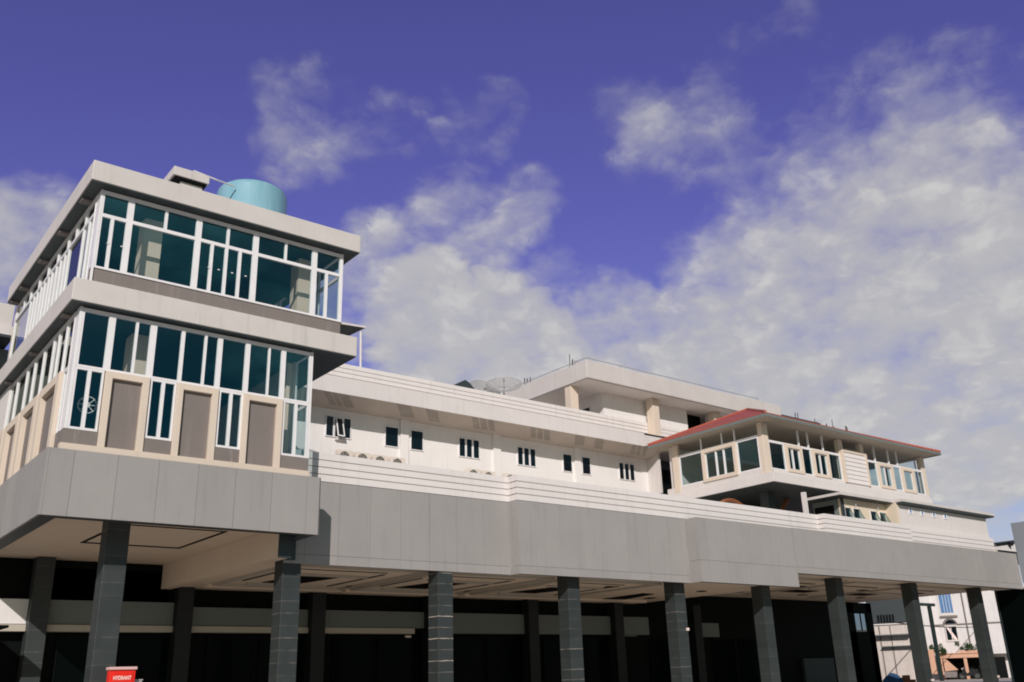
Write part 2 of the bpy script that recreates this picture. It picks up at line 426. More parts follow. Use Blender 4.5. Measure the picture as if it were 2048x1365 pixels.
# upper interior
one('room_ceiling', 'interior', tw, (5.5, 12.5, 24.6, 34.3, 14.50, 14.555))
one('room_floor', 'interior_dark', tw, (5.5, 12.5, 24.62, 34.3, 11.69, 11.80))
one('room_wall', 'interior', tw, (6.3, 12.45, 33.9, 34.1, 11.81, 14.49), (11.9, 12.0, 30.6, 33.8, 11.81, 14.49))
one('room_beam', 'interior', tw, (5.6, 12.5, 27.6, 27.9, 14.2, 14.495), (5.6, 12.5, 30.9, 31.2, 14.2, 14.495))
for x in (6.80, 11.60): one('interior_column', 'beige', tw, (x, x + .52, 25.3, 25.84, 11.81, 14.49))
one('interior_column', 'interior', tw, (6.8, 7.3, 30.9, 31.4, 11.81, 14.19)); one('interior_column', 'interior', tw, (9.6, 10.1, 30.9, 31.4, 11.81, 14.19))

# lower storey
LY, LX, LR = 24.28, 5.19, 11.70
cols = [(5.25, 5.99, .05, H), (5.99, 6.63, H, .035), (6.63, 7.06, .035, H), (7.06, 7.86, H, .05), (7.86, 8.49, .05, .035), (8.49, 8.90, .035, .07), (8.90, 9.71, .07, .07), (9.71, 10.36, .07, .03), (10.36, 10.80, .03, .07), (10.80, 11.66, .07, .05)]
for a0, a1, fl, fr in cols: window(tw, 'y', LY, a0, a1, 9.41, 11.0, fl, fr, .06, .10)
for a0, a1 in ((5.25, 5.95), (7.12, 7.80), (8.98, 9.66), (10.87, 11.66)):
    mid = (a0 + a1) / 2
    window(tw, 'y', LY, a0, mid, 7.80, 9.405, .05, .045, .06, .06); window(tw, 'y', LY, mid, a1, 7.80, 9.405, .045, .05, .06, .06)
one('corner_post', 'frame', tw, (LX - .02, LX + .055, LY - .04, LY + .30, 7.80, 11.02)); one('corner_post', 'frame', tw, (LR - .03, LR + .03, LY - .04, LY + .06, 7.75, 11.02))
for a0, a1 in ((5.98, 7.09), (7.81, 8.95), (9.66, 10.84)):
    t = .175; m = MB()
    m.box(a0, a0 + t, LY - .09, LY + .10, 7.42, 9.40); m.box(a1 - t, a1, LY - .09, LY + .10, 7.42, 9.40); m.box(a0 + t, a1 - t, LY - .09, LY + .10, 9.23, 9.40)
    f = obj('niche_frame', m, 'beige', tw, bevel=.008)
    m = MB(); m.box(a0 + t, a1 - t, LY + .03, LY + .09, 7.42, 9.23); obj('niche_panel', m, 'niche', f)
one('sill_strip', 'beige', tw, (LX - .07, LR + .03, LY - .12, LY + .1, 7.21, 7.415))
for a0, a1 in ((LX - .03, 5.975), (7.095, 7.805), (8.955, 9.655), (10.845, LR + .02)):
    one('spandrel_panel', 'spandrel', tw, (a0, a1, LY - .05, LY + .05, 7.42, 7.795))
# left face, lower storey
yb = [24.62, 25.38, 26.20, 26.77, 27.85, 28.95, 29.93, 31.24, 32.2]
for i in range(8): window(tw, 'x', LX, yb[i], yb[i + 1], 9.46, 11.0, .05, .05, .05, .10)
window(tw, 'x', LX, 24.62, 25.0, 7.8, 9.455, .05, .05, .05, .05)
for a0, a1 in ((25.02, 27.15), (27.38, 29.35), (29.62, 31.50), (31.75, 33.6)):
    t = .32; m = MB()
    m.box(LX - .13, LX + .1, a0, a0 + t, 7.22, 9.45); m.box(LX - .13, LX + .1, a1 - t, a1, 7.22, 9.45); m.box(LX - .13, LX + .1, a0 + t, a1 - t, 9.2, 9.45)
    f = obj('niche_frame', m, 'beige', tw, bevel=.008)
    m = MB(); m.box(LX + .0, LX + .08, a0 + t, a1 - t, 7.22, 9.2); obj('niche_panel', m, 'niche', f)
for b_ in ((LX - .03, LX + .07, LY + .06, 25.01, 7.22, 7.795), (LX - .03, LX + .07, 27.16, 27.37, 7.22, 9.45), (LX - .03, LX + .07, 29.36, 29.61, 7.22, 9.45), (LX - .03, LX + .07, 31.51, 31.74, 7.22, 9.45)): one('spandrel_panel', 'spandrel', tw, b_)
one('side_wall', 'offwhite', tw, (LX - .06, LX + .12, 32.21, 36.0, 9.46, 11.02), (LX - .06, LX + .12, 33.61, 36.0, 7.22, 9.455))
# right face of lower storey
window(tw, 'x', LR, 24.36, 25.3, 7.6, 9.41, .05, .05, .05, .05, sgn=-1, gmat='clearglass')
window(tw, 'x', LR, 24.36, 25.3, 9.41, 11.0, .05, .05, .05, .05, sgn=-1, gmat='clearglass')
one('side_wall', 'offwhite', tw, (LR - .1, LR + .02, 25.31, 34.6, 7.23, 11.02))
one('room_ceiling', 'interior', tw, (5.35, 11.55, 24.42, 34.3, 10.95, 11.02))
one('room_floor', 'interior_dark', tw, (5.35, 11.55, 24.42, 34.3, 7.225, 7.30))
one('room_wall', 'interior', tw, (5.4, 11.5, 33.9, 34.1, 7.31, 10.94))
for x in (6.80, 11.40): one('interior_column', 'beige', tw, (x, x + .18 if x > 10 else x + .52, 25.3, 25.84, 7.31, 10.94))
# floor fan standing behind the first lower casement, seen through the glass
fan = thing('pedestal_fan', 'white pedestal fan standing behind the first lower corner window of the tower', 'fan', (5.78, 24.95, 7.31))
m = MB(); m.lathe([(0, 0), (.19, 0), (.19, .03), (.03, .05), (.03, .06)], (5.78, 24.95, 7.31), 20); obj('base', m, 'frame', fan)
m = MB(); m.bar((5.78, 24.95, 7.36), (5.78, 24.95, 8.55), .018, 8); obj('pole', m, 'frame', fan)
m = MB(); m.torus((5.78, 24.85, 8.62), (0.25, 1, 0), .22, .012); m.bar((5.78, 24.83, 8.62), (5.78, 25.02, 8.62), .07, 12)
for k in range(8):
    a = k * math.pi / 4; m.bar((5.78, 24.85, 8.62), (5.78 + .21 * math.cos(a), 24.83, 8.62 + .21 * math.sin(a)), .012, 5)
obj('fan_head', m, 'frame', fan)

# small lean-to sheet beside the tower, on a thin post
aw = thing('awning_sheet', 'thin dark corrugated awning sheet sticking out from the right side of the tower roof terrace', 'awning', (12.7, 24.5, 12.2))
m = MB(); m.prism([(12.70, 24.46, 12.22), (13.56, 24.46, 12.27), (13.56, 26.4, 12.40), (12.70, 26.4, 12.35)], (0, 0, .03)); obj('sheet', m, 'fascia_dark', aw)
m = MB(); m.prism([(12.70, 24.44, 12.20), (13.58, 24.44, 12.25), (13.58, 24.44, 12.31), (12.70, 24.44, 12.26)], (0, .018, 0)); m.prism([(13.562, 24.46, 12.25), (13.58, 24.46, 12.25), (13.58, 26.4, 12.38), (13.562, 26.4, 12.38)], (0, 0, .06)); obj('edge_trim', m, 'offwhite', aw)

# ------------------------------------------------------------------ roof things on the tower
vh = thing('roof_vent_housing', 'small concrete vent housing with flat lid on the tower roof left of the blue tank', 'vent', (8.2, 26.6, 15.18))
m = MB(); m.box(7.92, 8.60, 26.12, 27.0, 15.18, 16.44); obj('body', m, 'slabpaint', vh)
m = MB(); m.box(7.64, 8.75, 25.95, 27.3, 16.53, 16.82); obj('lid', m, 'slabpaint', vh, bevel=.01)
m = MB(); m.box(7.70, 8.69, 26.01, 27.24, 16.45, 16.528); obj('lid_underside', m, 'black', vh)
tk = thing('water_tank', 'round turquoise blue plastic water tank on the tower roof', 'water tank', (10.70, 27.3, 15.18))
m = MB(); m.lathe([(0, 0), (1.14, 0), (1.16, .05), (1.16, 1.0), (1.175, 1.03), (1.175, 1.09), (1.16, 1.12), (1.15, 2.02), (1.12, 2.13), (1.02, 2.21), (.5, 2.30), (0, 2.32)], (10.70, 27.3, 15.2), 64); obj('barrel', m, 'tank', tk, smooth=True)
m = MB(); m.lathe([(0, 2.32), (.28, 2.32), (.28, 2.40), (0, 2.42)], (10.70, 27.3, 15.2), 24); obj('cap', m, 'tank', tk)
m = MB(); m.bar((8.25, 26.0, 16.86), (9.0, 26.1, 16.84), .028, 8); m.bar((9.0, 26.1, 16.84), (9.75, 26.45, 17.0), .028, 8)
tag(obj('water_pipe', m, 'frame', base=(8.25, 26.0, 16.86)), 'thin white pipe running from the vent housing lid to the blue tank', 'pipe')

# ------------------------------------------------------------------ long entrance canopy
cn = thing('entrance_canopy', 'long grey clad entrance canopy on dark tiled columns with white banded parapet', 'canopy', (12.0, 24.2, 0.63))
Y1, Y2, Y3 = 25.25, 24.76, 24.18
X12, X23, X34, XE = 19.71, 28.05, 34.09, 54.15
m = MB()
panels(m, 'y', Y1, .06, 11.6, X12, [13.29 + 1.07 * k for k in range(-1, 7)], 4.98, 7.40, (5.25,))
panels(m, 'y', Y2, .06, X12 + .065, X23, [20.47 + 1.09 * k for k in range(8)], 4.97, 7.40, (5.24,))
panels(m, 'x', X12, .06, Y2, Y1 - .002, [], 4.97, 7.40, (5.24,))
s3 = [28.58 + 1.09 * k for k in range(6)]
panels(m, 'y', Y3, .06, X23 + .065, X34, s3, 4.97, 7.40, (5.78,))
panels(m, 'x', X23, .06, Y3, Y2 - .002, [], 4.97, 7.40, (5.78,))
panels(m, 'y', Y3, .06, X34 + .014, XE, [X34 + 1.08 * k for k in range(1, 19)], 5.54, 7.42, (5.80,))
obj('cladding', m, 'clad', cn)
m = MB()
m.box(11.9, X12 - .002, Y1 + .063, Y1 + .12, 5.0, 7.39); m.box(X12 + .063, X23 - .002, Y2 + .063, Y2 + .30, 4.985, 7.39)
m.box(X23 + .063, X34 - .01, Y3 + .063, Y3 + .34, 4.985, 7.39); m.box(X34 - .008, XE - .01, Y3 + .063, Y3 + .34, 5.555, 7.41)
obj('fascia_frame', m, 'lip', cn)
m = MB(); m.box(11.56, X12, Y1 + .125, 35.2, 5.10, 5.3); m.box(X12 + .002, X23, Y2 + .31, 35.2, 5.10, 5.3); m.box(X23 + .002, 34.55, Y3 + .35, 35.2, 5.10, 5.3)
m.box(34.56, 54.4, Y3 + .35, 35.2, 5.65, 5.8)
obj('ceiling', m, 'ceil', cn)
one('roof_deck', 'deck', cn, (11.75, 60.5, 25.75, 33.1, 7.45, 7.92))
# ceiling recesses: tray edges, dark grilles and square downlights, repeating bay by bay
for i, x in enumerate((12.0, 17.3, 22.8, 28.3)):
    m = MB()
    if x < 28: m.prism([(x + 2.0, 28.95, 5.08), (x + 3.35, 28.95, 5.08), (x + 2.95, 31.3, 5.08), (x + 1.6, 31.3, 5.08)], (0, 0, .016))
    else: m.prism([(x + 2.2, 29.7, 5.08), (x + 3.0, 29.8, 5.08), (x + 3.7, 32.4, 5.08), (x + 2.4, 32.6, 5.08)], (0, 0, .016))
    obj('ceiling_grille', m, 'black', cn)
    m = MB()
    m.box(x + 4.25, x + 4.36, 27.7, 31.7, 5.075, 5.097); m.box(x + .75, x + .86, 28.2, 31.0, 5.075, 5.097)
    m.box(x + 1.0, x + 4.2, 27.25, 27.33, 5.08, 5.097)
    if x < 28: obj('ceiling_gap', m, 'seam', cn)
    else: m.bm.free()
    m = MB()
    m.box(x + 5.0 if x < 28 else x + 4.2, x + 5.45 if x < 28 else x + 4.6, 31.2, 31.65, 5.07, 5.098)
    if x > 20: m.box(x + 3.9, x + 4.25, 27.85, 28.15, 5.07, 5.098)
    obj('downlight', m, 'black', cn)
    m = MB(); m.box(x + .2, x + 5.3, 32.5, 32.9, 4.99, 5.096); obj('ceiling_drop', m, 'ceil', cn)
    m = MB(); x1 = x + 5.15
    if x < 28:
        m.box(x + .25, x1, 26.15, 26.27, 5.02, 5.096); m.box(x + .25, x + .37, 26.28, 32.3, 5.02, 5.096); m.box(x1 - .12, x1, 26.28, 32.3, 5.02, 5.096); m.box(x + .38, x1 - .13, 32.18, 32.3, 5.02, 5.096)
        m.box(x + 1.2, x1 - 1.1, 28.35, 28.47, 5.02, 5.096); m.box(x + 1.2, x1 - 1.1, 31.5, 31.62, 5.02, 5.096)
        obj('ceiling_tray', m, 'beamlip', cn)
    else: m.bm.free()
for i, x in enumerate((35.6, 41.0, 46.6)):
    m = MB(); m.box(x + .5, x + 3.0, 30.0, 31.0, 5.63, 5.648); obj('ceiling_grille', m, 'black', cn)
    m = MB(); m.box(x + .1, x + 5.0, 26.0, 26.12, 5.57, 5.646); m.box(x + .1, x + .22, 26.13, 32.6, 5.57, 5.646); m.box(x + .23, x + 5.0, 32.5, 32.62, 5.57, 5.646); m.box(x + 1.0, x + 4.0, 29.2, 29.32, 5.57, 5.646); obj('ceiling_tray', m, 'beamlip', cn)
    m = MB(); m.box(x + 4.8, x + 5.3, 28.6, 29.0, 5.62, 5.648); m.box(x + 3.9, x + 4.3, 31.7, 32.1, 5.62, 5.648); obj('downlight', m, 'black', cn)
    m = MB(); m.box(x + .2, x + 4.6, 27.6, 27.72, 5.62, 5.648); m.box(x + .2, x + .32, 27.73, 32, 5.62, 5.648); obj('ceiling_gap', m, 'seam', cn)
# white banded parapet
zb = [7.425, 7.64, 7.855, 8.07, 8.29]
def band_row(m, m2, pl, pos, a0, a1, dz=0.0, th=.16):
    for k in range(4): pbox(m, pl, pos, a0, a1, 0, th, zb[k] + dz + (.016 if k else 0), zb[k + 1] + dz - (.016 if k < 3 else 0))
m = MB(); m2 = None
band_row(m, m2, 'y', 25.28, 11.74, 19.74); band_row(m, m2, 'y', 24.80, 19.902, 36.94); band_row(m, m2, 'y', 24.44, 37.102, 44.1); band_row(m, m2, 'y', 24.60, 44.1, 52.72, -.06)
band_row(m, m2, 'x', 19.74, 24.80, 25.279); band_row(m, m2, 'x', 36.94, 24.44, 24.799)
obj('parapet', m, 'parapet', cn)
m = MB(); m.box(11.8, 19.76, 25.293, 25.42, 7.42, 8.27); m.box(19.77, 36.96, 24.813, 24.94, 7.42, 8.27); m.box(36.97, 44.06, 24.453, 24.58, 7.42, 8.27); m.box(44.1, 52.6, 24.613, 24.74, 7.37, 8.2)
obj('parapet_groove', m, 'groove', cn)
# columns
colx = [6.76, 11.60, 16.86, 22.28, 27.72, 33.02, 38.38, 44.74, 51.18]
jn = [0.12, 0.45, 1.3, 0.6, 0.32, 0.12, 0.1, 0.06, 0.06]
col0 = None
for i, x in enumerate(colx):
    top = 5.88 if i == 0 else (5.12 if i < 6 else 5.64)
    if i == 1: top = 5.30
    m = MB(); m.box(x, x + .56, 25.30, 25.86, .63, top)
    o = obj('column', m, 'tile', cn, bevel=.012); o['joint'] = jn[i]
for lx, lz in ((28.22, 3.31), (45.17, 1.12), (51.70, 1.15)): one('column_lamp', 'letter', cn, (lx - .05, lx + .03, 25.22, 25.298, lz - .05, lz + .05))
m = MB(); m.box(11.83, 12.14, 25.5, 25.83, 5.301, 6.03); o = obj('column_neck', m, 'lip', cn)
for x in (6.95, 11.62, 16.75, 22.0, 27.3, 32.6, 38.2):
    m = MB(); m.box(x, x + .56, 33.7, 34.25, .63, 5.88 if x < 11 else 5.09); o = obj('column', m, 'tile' if x < 7 else 'tile_shaded', cn, bevel=.012); o['joint'] = 0.15 if x < 7 else 0.0

# ground floor front set back below the canopy
gf = thing('ground_floor_front', 'shadowed dark ground floor front with pale transom beam behind the columns', 'building', (6.0, 34.4, .63))
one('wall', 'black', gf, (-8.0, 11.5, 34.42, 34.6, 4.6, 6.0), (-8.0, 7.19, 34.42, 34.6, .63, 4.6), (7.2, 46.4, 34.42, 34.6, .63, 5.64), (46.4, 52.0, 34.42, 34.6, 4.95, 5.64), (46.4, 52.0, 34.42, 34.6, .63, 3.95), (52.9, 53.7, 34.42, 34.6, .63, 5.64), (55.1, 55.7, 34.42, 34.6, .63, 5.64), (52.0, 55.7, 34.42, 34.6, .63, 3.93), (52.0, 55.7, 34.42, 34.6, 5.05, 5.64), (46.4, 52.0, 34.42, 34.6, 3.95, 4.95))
spans = [(2.6, 6.94, 1), (7.52, 11.61, 1), (12.19, 16.74, 1), (17.32, 21.99, 1), (22.57, 27.29, 0), (27.87, 32.59, 0), (33.2, 35.2, 0)]
for a0, a1, lipq in spans:
    b = MB(); b.box(a0, a1, 34.05, 34.41, 3.82 if lipq else 3.62, 4.58 if a0 < 12 else 4.45)
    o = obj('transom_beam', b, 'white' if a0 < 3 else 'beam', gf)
    if lipq:
        b = MB(); b.box(a0, a1 - (0 if a0 < 17 else .5), 33.98, 34.41, 3.59, 3.80); obj('beam_edge', b, 'beamlip', o)
for x in (8.0, 10.0, 13.0, 15.0, 18.0, 20.0, 23.5, 25.4, 28.6, 30.8, 35.5, 37.2, 40.2, 42.4):
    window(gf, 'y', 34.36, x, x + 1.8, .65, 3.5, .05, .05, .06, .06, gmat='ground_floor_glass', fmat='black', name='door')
for x in (32.9, 39.1): one('notice_board', 'beam', gf, (x, x + 1.7, 34.33, 34.40, 3.55, 4.25))
one('wall_box', 'lip', gf, (47.7, 50.6, 34.2, 34.40, .63, 2.4))
window(gf, 'y', 34.45, 52.0, 52.9, 3.94, 5.04, .04, .04, .05, .05, gmat='tintglass', fmat='black'); window(gf, 'y', 34.45, 53.7, 55.1, 3.94, 5.04, .04, .04, .05, .05, gmat='tintglass', fmat='black', bars=[(54.38, 54.42)])
one('wall_lamp', 'letter', gf, (21.15, 21.4, 34.1, 34.2, 3.45, 3.53))

lw = thing('side_porch', 'white porch edge and thin posts at the far left behind the first column', 'porch', (4.6, 31.0, .63))
one('roof_edge', 'black', lw, (2.4, 6.0, 31.6, 33.9, 3.55, 3.62))
for x in (5.02, 5.3):
    m = MB(); m.bar((x, 32.2, .63), (x, 32.2, 3.55), .045, 10); obj('post', m, 'offwhite', lw)
m = MB(); m.box(5.55, 6.0, 33.2, 33.6, .63, 3.0); o = obj('pier', m, 'tile', lw); o['joint'] = .1

# ------------------------------------------------------------------ rear wing
wg = thing('rear_wing', 'white upper wing with deep banded eaves and dark windows set back behind the canopy parapet', 'building', (28.0, 37.44, .63))
WY, EY = 37.44, 35.80  # wing and rooftop block scaled up about the camera, result written as plain numbers
one('wall', 'white', wg, (16.6, 39.57, WY, WY + .25, 10.2, 13.75), (16.6, 46.0, 33.2, 33.4, 7.5, 10.0))
for x in (22.76, 28.30, 33.84): one('pilaster', 'white', wg, (x, x + .455, WY - .12, WY - .002, 10.2, 13.62))
one('end_wall', 'offwhite', wg, (39.57, 39.72, 36.5, WY + .25, 10.2, 13.80))
one('passage_wall', 'lip', wg, (39.73, 42.7, 38.2, 38.35, 10.2, 14.5))
one('passage_door', 'black', wg, (41.55, 42.35, 38.15, 38.197, 10.9, 13.4))
one('terrace', 'deck', wg, (16.6, 42.7, 33.41, WY - .13, 9.9, 10.19))
# sloped soffit with the dark patches of a light pattern painted on
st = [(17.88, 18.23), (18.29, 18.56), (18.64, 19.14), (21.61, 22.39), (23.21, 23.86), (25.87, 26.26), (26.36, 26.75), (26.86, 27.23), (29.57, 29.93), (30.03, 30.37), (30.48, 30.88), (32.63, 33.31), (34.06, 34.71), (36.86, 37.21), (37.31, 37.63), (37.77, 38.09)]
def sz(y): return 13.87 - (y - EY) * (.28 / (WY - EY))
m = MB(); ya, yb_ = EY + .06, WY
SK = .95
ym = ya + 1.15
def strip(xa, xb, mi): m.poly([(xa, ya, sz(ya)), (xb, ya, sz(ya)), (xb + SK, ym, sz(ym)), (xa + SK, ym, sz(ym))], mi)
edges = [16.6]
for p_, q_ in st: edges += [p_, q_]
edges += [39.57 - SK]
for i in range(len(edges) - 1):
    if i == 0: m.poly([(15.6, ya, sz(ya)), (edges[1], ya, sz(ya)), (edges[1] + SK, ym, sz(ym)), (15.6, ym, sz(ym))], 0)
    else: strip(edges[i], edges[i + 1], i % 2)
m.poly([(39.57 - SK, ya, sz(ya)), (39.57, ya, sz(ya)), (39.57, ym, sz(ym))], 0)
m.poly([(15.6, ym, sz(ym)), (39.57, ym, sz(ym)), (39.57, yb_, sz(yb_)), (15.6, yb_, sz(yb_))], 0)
obj('soffit', m, ['soffit', 'shade_pattern'], wg)
m = MB(); m.box(16.0, 37.83, EY, EY + .05, 13.85, 14.61); m.box(37.832, 42.5, EY + .16, EY + .22, 13.95, 14.60); m.box(37.78, 37.83, EY + .052, EY + .21, 13.86, 14.60)
obj('eave_fascia', m, 'offwhite', wg)
one('eave_cap', 'lip', wg, (37.80, 42.5, EY + .08, EY + .30, 14.615, 14.65))
one('eave_soffit', 'soffit', wg, (39.58, 42.5, EY + .22, 38.1, 13.9, 13.94))
PZ = [14.62, 15.335, 15.555, 15.775, 16.0]
m = MB()
for k in range(4): m.box(16.0, 48.0, 37.75, 37.90, PZ[k] + (.016 if k else 0), PZ[k + 1] - (.016 if k < 3 else 0))
obj('roof_parapet', m, 'parapet', wg)
one('parapet_groove', 'groove', wg, (16.0, 47.9, 37.765, 37.88, 14.62, 15.98))
one('roof', 'deck', wg, (16.0, 48.0, EY + .31, 37.74, 14.40, 14.56), (16.0, 56.0, 37.91, 52.0, 14.8, 15.0))
def wing_win(a0, a1, bars, zt=13.20, zb_=12.21):
    f = .036
    window(wg, 'y', WY - .02, a0, a1, zb_, zt, f, f, f, f, bars=[(b - .048, b + .048) for b in bars], gmat='darkglass', d=(-.035, .019))
wing_win(18.85, 20.15, [19.28, 19.72], 13.27, 12.29)
wing_win(21.94, 22.70, []); wing_win(23.36, 24.09, [])
wing_win(26.18, 27.46, [26.61, 27.03]); wing_win(29.89, 31.14, [30.30, 30.72])
wing_win(33.02, 33.70, []); wing_win(34.41, 35.06, []); wing_win(37.23, 38.48, [37.65, 38.06])
# the open middle sash of the first window, hinged at the top
m = MB(); th = math.radians(16)
def tp(x, u, w): return (x, WY - .07 - u * math.sin(th) - w * math.cos(th), 13.21 - u * math.cos(th) + w * math.sin(th))
for (xa, xb, ua, ub) in ((19.32, 19.37, 0, .96), (19.63, 19.68, 0, .96), (19.37, 19.63, 0, .05), (19.37, 19.63, .91, .96)):
    m.prism([tp(xa, ua, 0), tp(xb, ua, 0), tp(xb, ub, 0), tp(xa, ub, 0)], Vector(tp(0, 0, .04)) - Vector(tp(0, 0, 0)))
sash = obj('open_sash', m, 'frame', wg)
m = MB(); m.poly([tp(19.36, .03, .02), tp(19.64, .03, .02), tp(19.64, .92, .02), tp(19.36, .92, .02)]); obj('pane', m, 'darkglass', sash)
one('sill_ledge', 'offwhite', wg, (19.34, 19.76, WY - .15, WY - .002, 12.16, 12.24))

# air conditioner outdoor units on brackets along the wing wall
AC0 = (19.24, 36.86, 10.87)
ac = thing('air_conditioner', 'cream outdoor air conditioner unit first from the tower, below the window with the open sash', 'air conditioner', AC0, 'air conditioner units along the wing wall')
x, y, z = AC0
m = MB(); m.box(x, x + .76, y, y + .30, z + .07, z + .75); obj('casing', m, 'ac', ac, bevel=.02)
m = MB()
cx, cz = x + .33, z + .44
m.bar((cx, y - .015, cz), (cx, y + .002, cz), .245, 32)
fg = obj('fan_grille', m, 'acgrille', ac)
m = MB()
for r in (.06, .12, .18, .24): m.torus((cx, y - .02, cz), (0, 1, 0), r, .005, n=24, m=5)
for k in range(6):
    a = k * math.pi / 3; m.bar((cx, y - .02, cz), (cx + .24 * math.cos(a), y - .02, cz + .24 * math.sin(a)), .005, 4)
obj('guard', m, 'ac', fg)
one('side_cover', 'ac', ac, (x + .62, x + .73, y - .008, y, z + .2, z + .65))
for xx in (x + .10, x + .58): one('bracket', 'metal', ac, (xx, xx + .05, y + .02, y + .575, z, z + .066), (xx, xx + .05, y + .53, y + .575, z - .3, z - .002))
aclab = ['second from the tower, right of the open sash', 'third from the tower, below bare wall', 'fourth from the tower, beside the first pilaster',
         'left of the pair below the nearest closed triple window', 'right of the pair left of the middle pilaster', 'just right of the middle pilaster',
         'under the second triple window from the pilaster', 'first after the third pilaster, barely showing', 'second after the third pilaster, barely showing',
         'third after the third pilaster, barely showing', 'below the left edge of the farthest window', 'farthest from the tower, below the farthest window']
for (xx, zz), lb in zip(((20.15, 10.87), (21.06, 10.86), (21.98, 10.86), (26.34, 10.81), (27.25, 10.79), (28.63, 10.80), (29.56, 10.77), (33.88, 10.77), (34.89, 10.76), (35.82, 10.75), (36.76, 10.75), (37.73, 10.74)), aclab):
    copy_tree(ac, (xx, 36.86, zz), 'cream air conditioner unit ' + lb, 'air conditioner units along the wing wall')
vp = MB(); vp.bar((20.90, 38.0, 15.0), (20.84, 38.0, 17.9), .055, 10); vp.bar((20.88, 38.0, 16.5), (20.88, 38.0, 16.56), .07, 10); vp.bar((20.86, 38.0, 17.2), (20.86, 38.0, 17.26), .07, 10)
tag(obj('vent_pipe', vp, 'offwhite', base=(20.9, 38.0, 15.0)), 'slim pale standpipe rising from the wing roof beside the tower', 'pipe')

# ------------------------------------------------------------------ upper rooftop block
ub = thing('rooftop_block', 'white open rooftop storey with thick flat slab roof and beige columns behind the wing', 'building', (42.0, 39.0, 15.0))
m = MB(); m.box(34.25, 51.8, 36.4, 52.0, 17.46, 18.52); obj('roof_slab', m, 'slabpaint', ub, bevel=.04)
one('soffit', 'white', ub, (34.34, 51.7, 36.49, 51.8, 17.425, 17.457))
one('lower_slab', 'fascia_dark', ub, (51.85, 56.8, 36.8, 50.0, 17.75, 18.10))
for x, y, z0 in ((34.36, 37.93, 15.01), (40.22, 37.2, 14.565), (45.83, 37.2, 14.565)):
    m = MB(); m.box(x, x + .55, y, y + .54, z0, 17.42); obj('column', m, 'beige', ub, bevel=.02)
one('wall', 'white', ub, (36.9, 44.1, 37.96, 38.2, 15.01, 17.42)); one('wall', 'white', ub, (36.9, 37.15, 38.21, 47.0, 15.01, 17.42)); one('wall', 'white', ub, (46.1, 51.6, 37.96, 38.2, 15.01, 17.42)); one('back_wall', 'white', ub, (37.16, 51.6, 46.8, 47.0, 15.01, 17.42))
one('opening', 'black', ub, (44.1, 46.1, 38.6, 38.8, 15.01, 17.42))
window(ub, 'x', 36.89, 39.1, 40.6, 15.6, 16.85, .04, .04, .04, .04, gmat='darkglass', d=(-.03, .0), bars=[(39.95, 40.03)])
rl = thing('roof_railing', 'thin pipe railing along the edge of the upper roof slab', 'railing', (34.4, 36.5, 18.52))
m = MB(); m.bar((34.36, 36.5, 18.68), (49.6, 36.5, 18.68), .024, 6); m.bar((34.36, 36.5, 18.68), (34.36, 46.0, 18.68), .024, 6); m.bar((49.6, 36.5, 18.68), (50.0, 36.9, 18.68), .022, 6); obj('rail', m, 'metal', rl)
for x in (37, 40.3, 43.5, 46.8, 49.6): m = MB(); m.bar((x, 36.52, 18.50), (x, 36.52, 18.68), .024, 6); obj('post', m, 'metal', rl)
for y in (39.0, 41.8, 44.8): m = MB(); m.bar((34.38, y, 18.50), (34.38, y, 18.68), .024, 6); obj('post', m, 'metal', rl)
def rebar(x, y, z, lst, label):
    m = MB()
    for dx, dy, h, r in lst: m.bar((x + dx, y + dy, z), (x + dx + .02 * h, y + dy, z + h), r, 5)
    tag(obj('rebar_bundle', m, 'rust', base=(x, y, z)), label, 'rebar', 'starter bars on the upper roof')
rebar(34.62, 38.0, 18.51, [(0, .2, .92, .026), (.06, .06, .52, .02), (.0, -.07, .54, .028), (.12, -.12, .46, .022), (.12, -.32, .42, .02), (0, .26, .16, .10)], 'tall cluster of dark starter bars near the corner of the upper roof')
rebar(34.75, 42.3, 18.51, [(0, .25, .66, .035), (.12, .12, .55, .035), (.25, 0, .68, .035), (0, 0, .58, .035), (.25, .3, .52, .035), (.12, .12, .2, .2)], 'grey starter bar cluster on the left rear edge of the upper roof')
rebar(54.95, 37.5, 18.09, [(0, 0, .68, .035), (.28, 0, .70, .035), (.14, .1, .5, .025)], 'pair of starter bars behind the left part of the red roof')
rebar(57.2, 37.5, 17.6, [(0, 0, 1.08, .03), (.25, 0, .9, .035), (.12, .1, .9, .035)], 'starter bars next to the end of the dark roof slab')
rebar(58.7, 37.5, 17.5, [(-.1, 0, 1.0, .035), (.0, .1, .95, .035), (.65, 0, 1.4, .03), (.8, 0, .9, .035)], 'tallest starter bars above the middle of the red roof')
rebar(61.0, 37.5, 17.4, [(0, 0, 1.25, .05), (.22, .05, 1.22, .05), (.12, 0, 1.1, .06)], 'short dark starter bar bundle farthest right above the red roof')

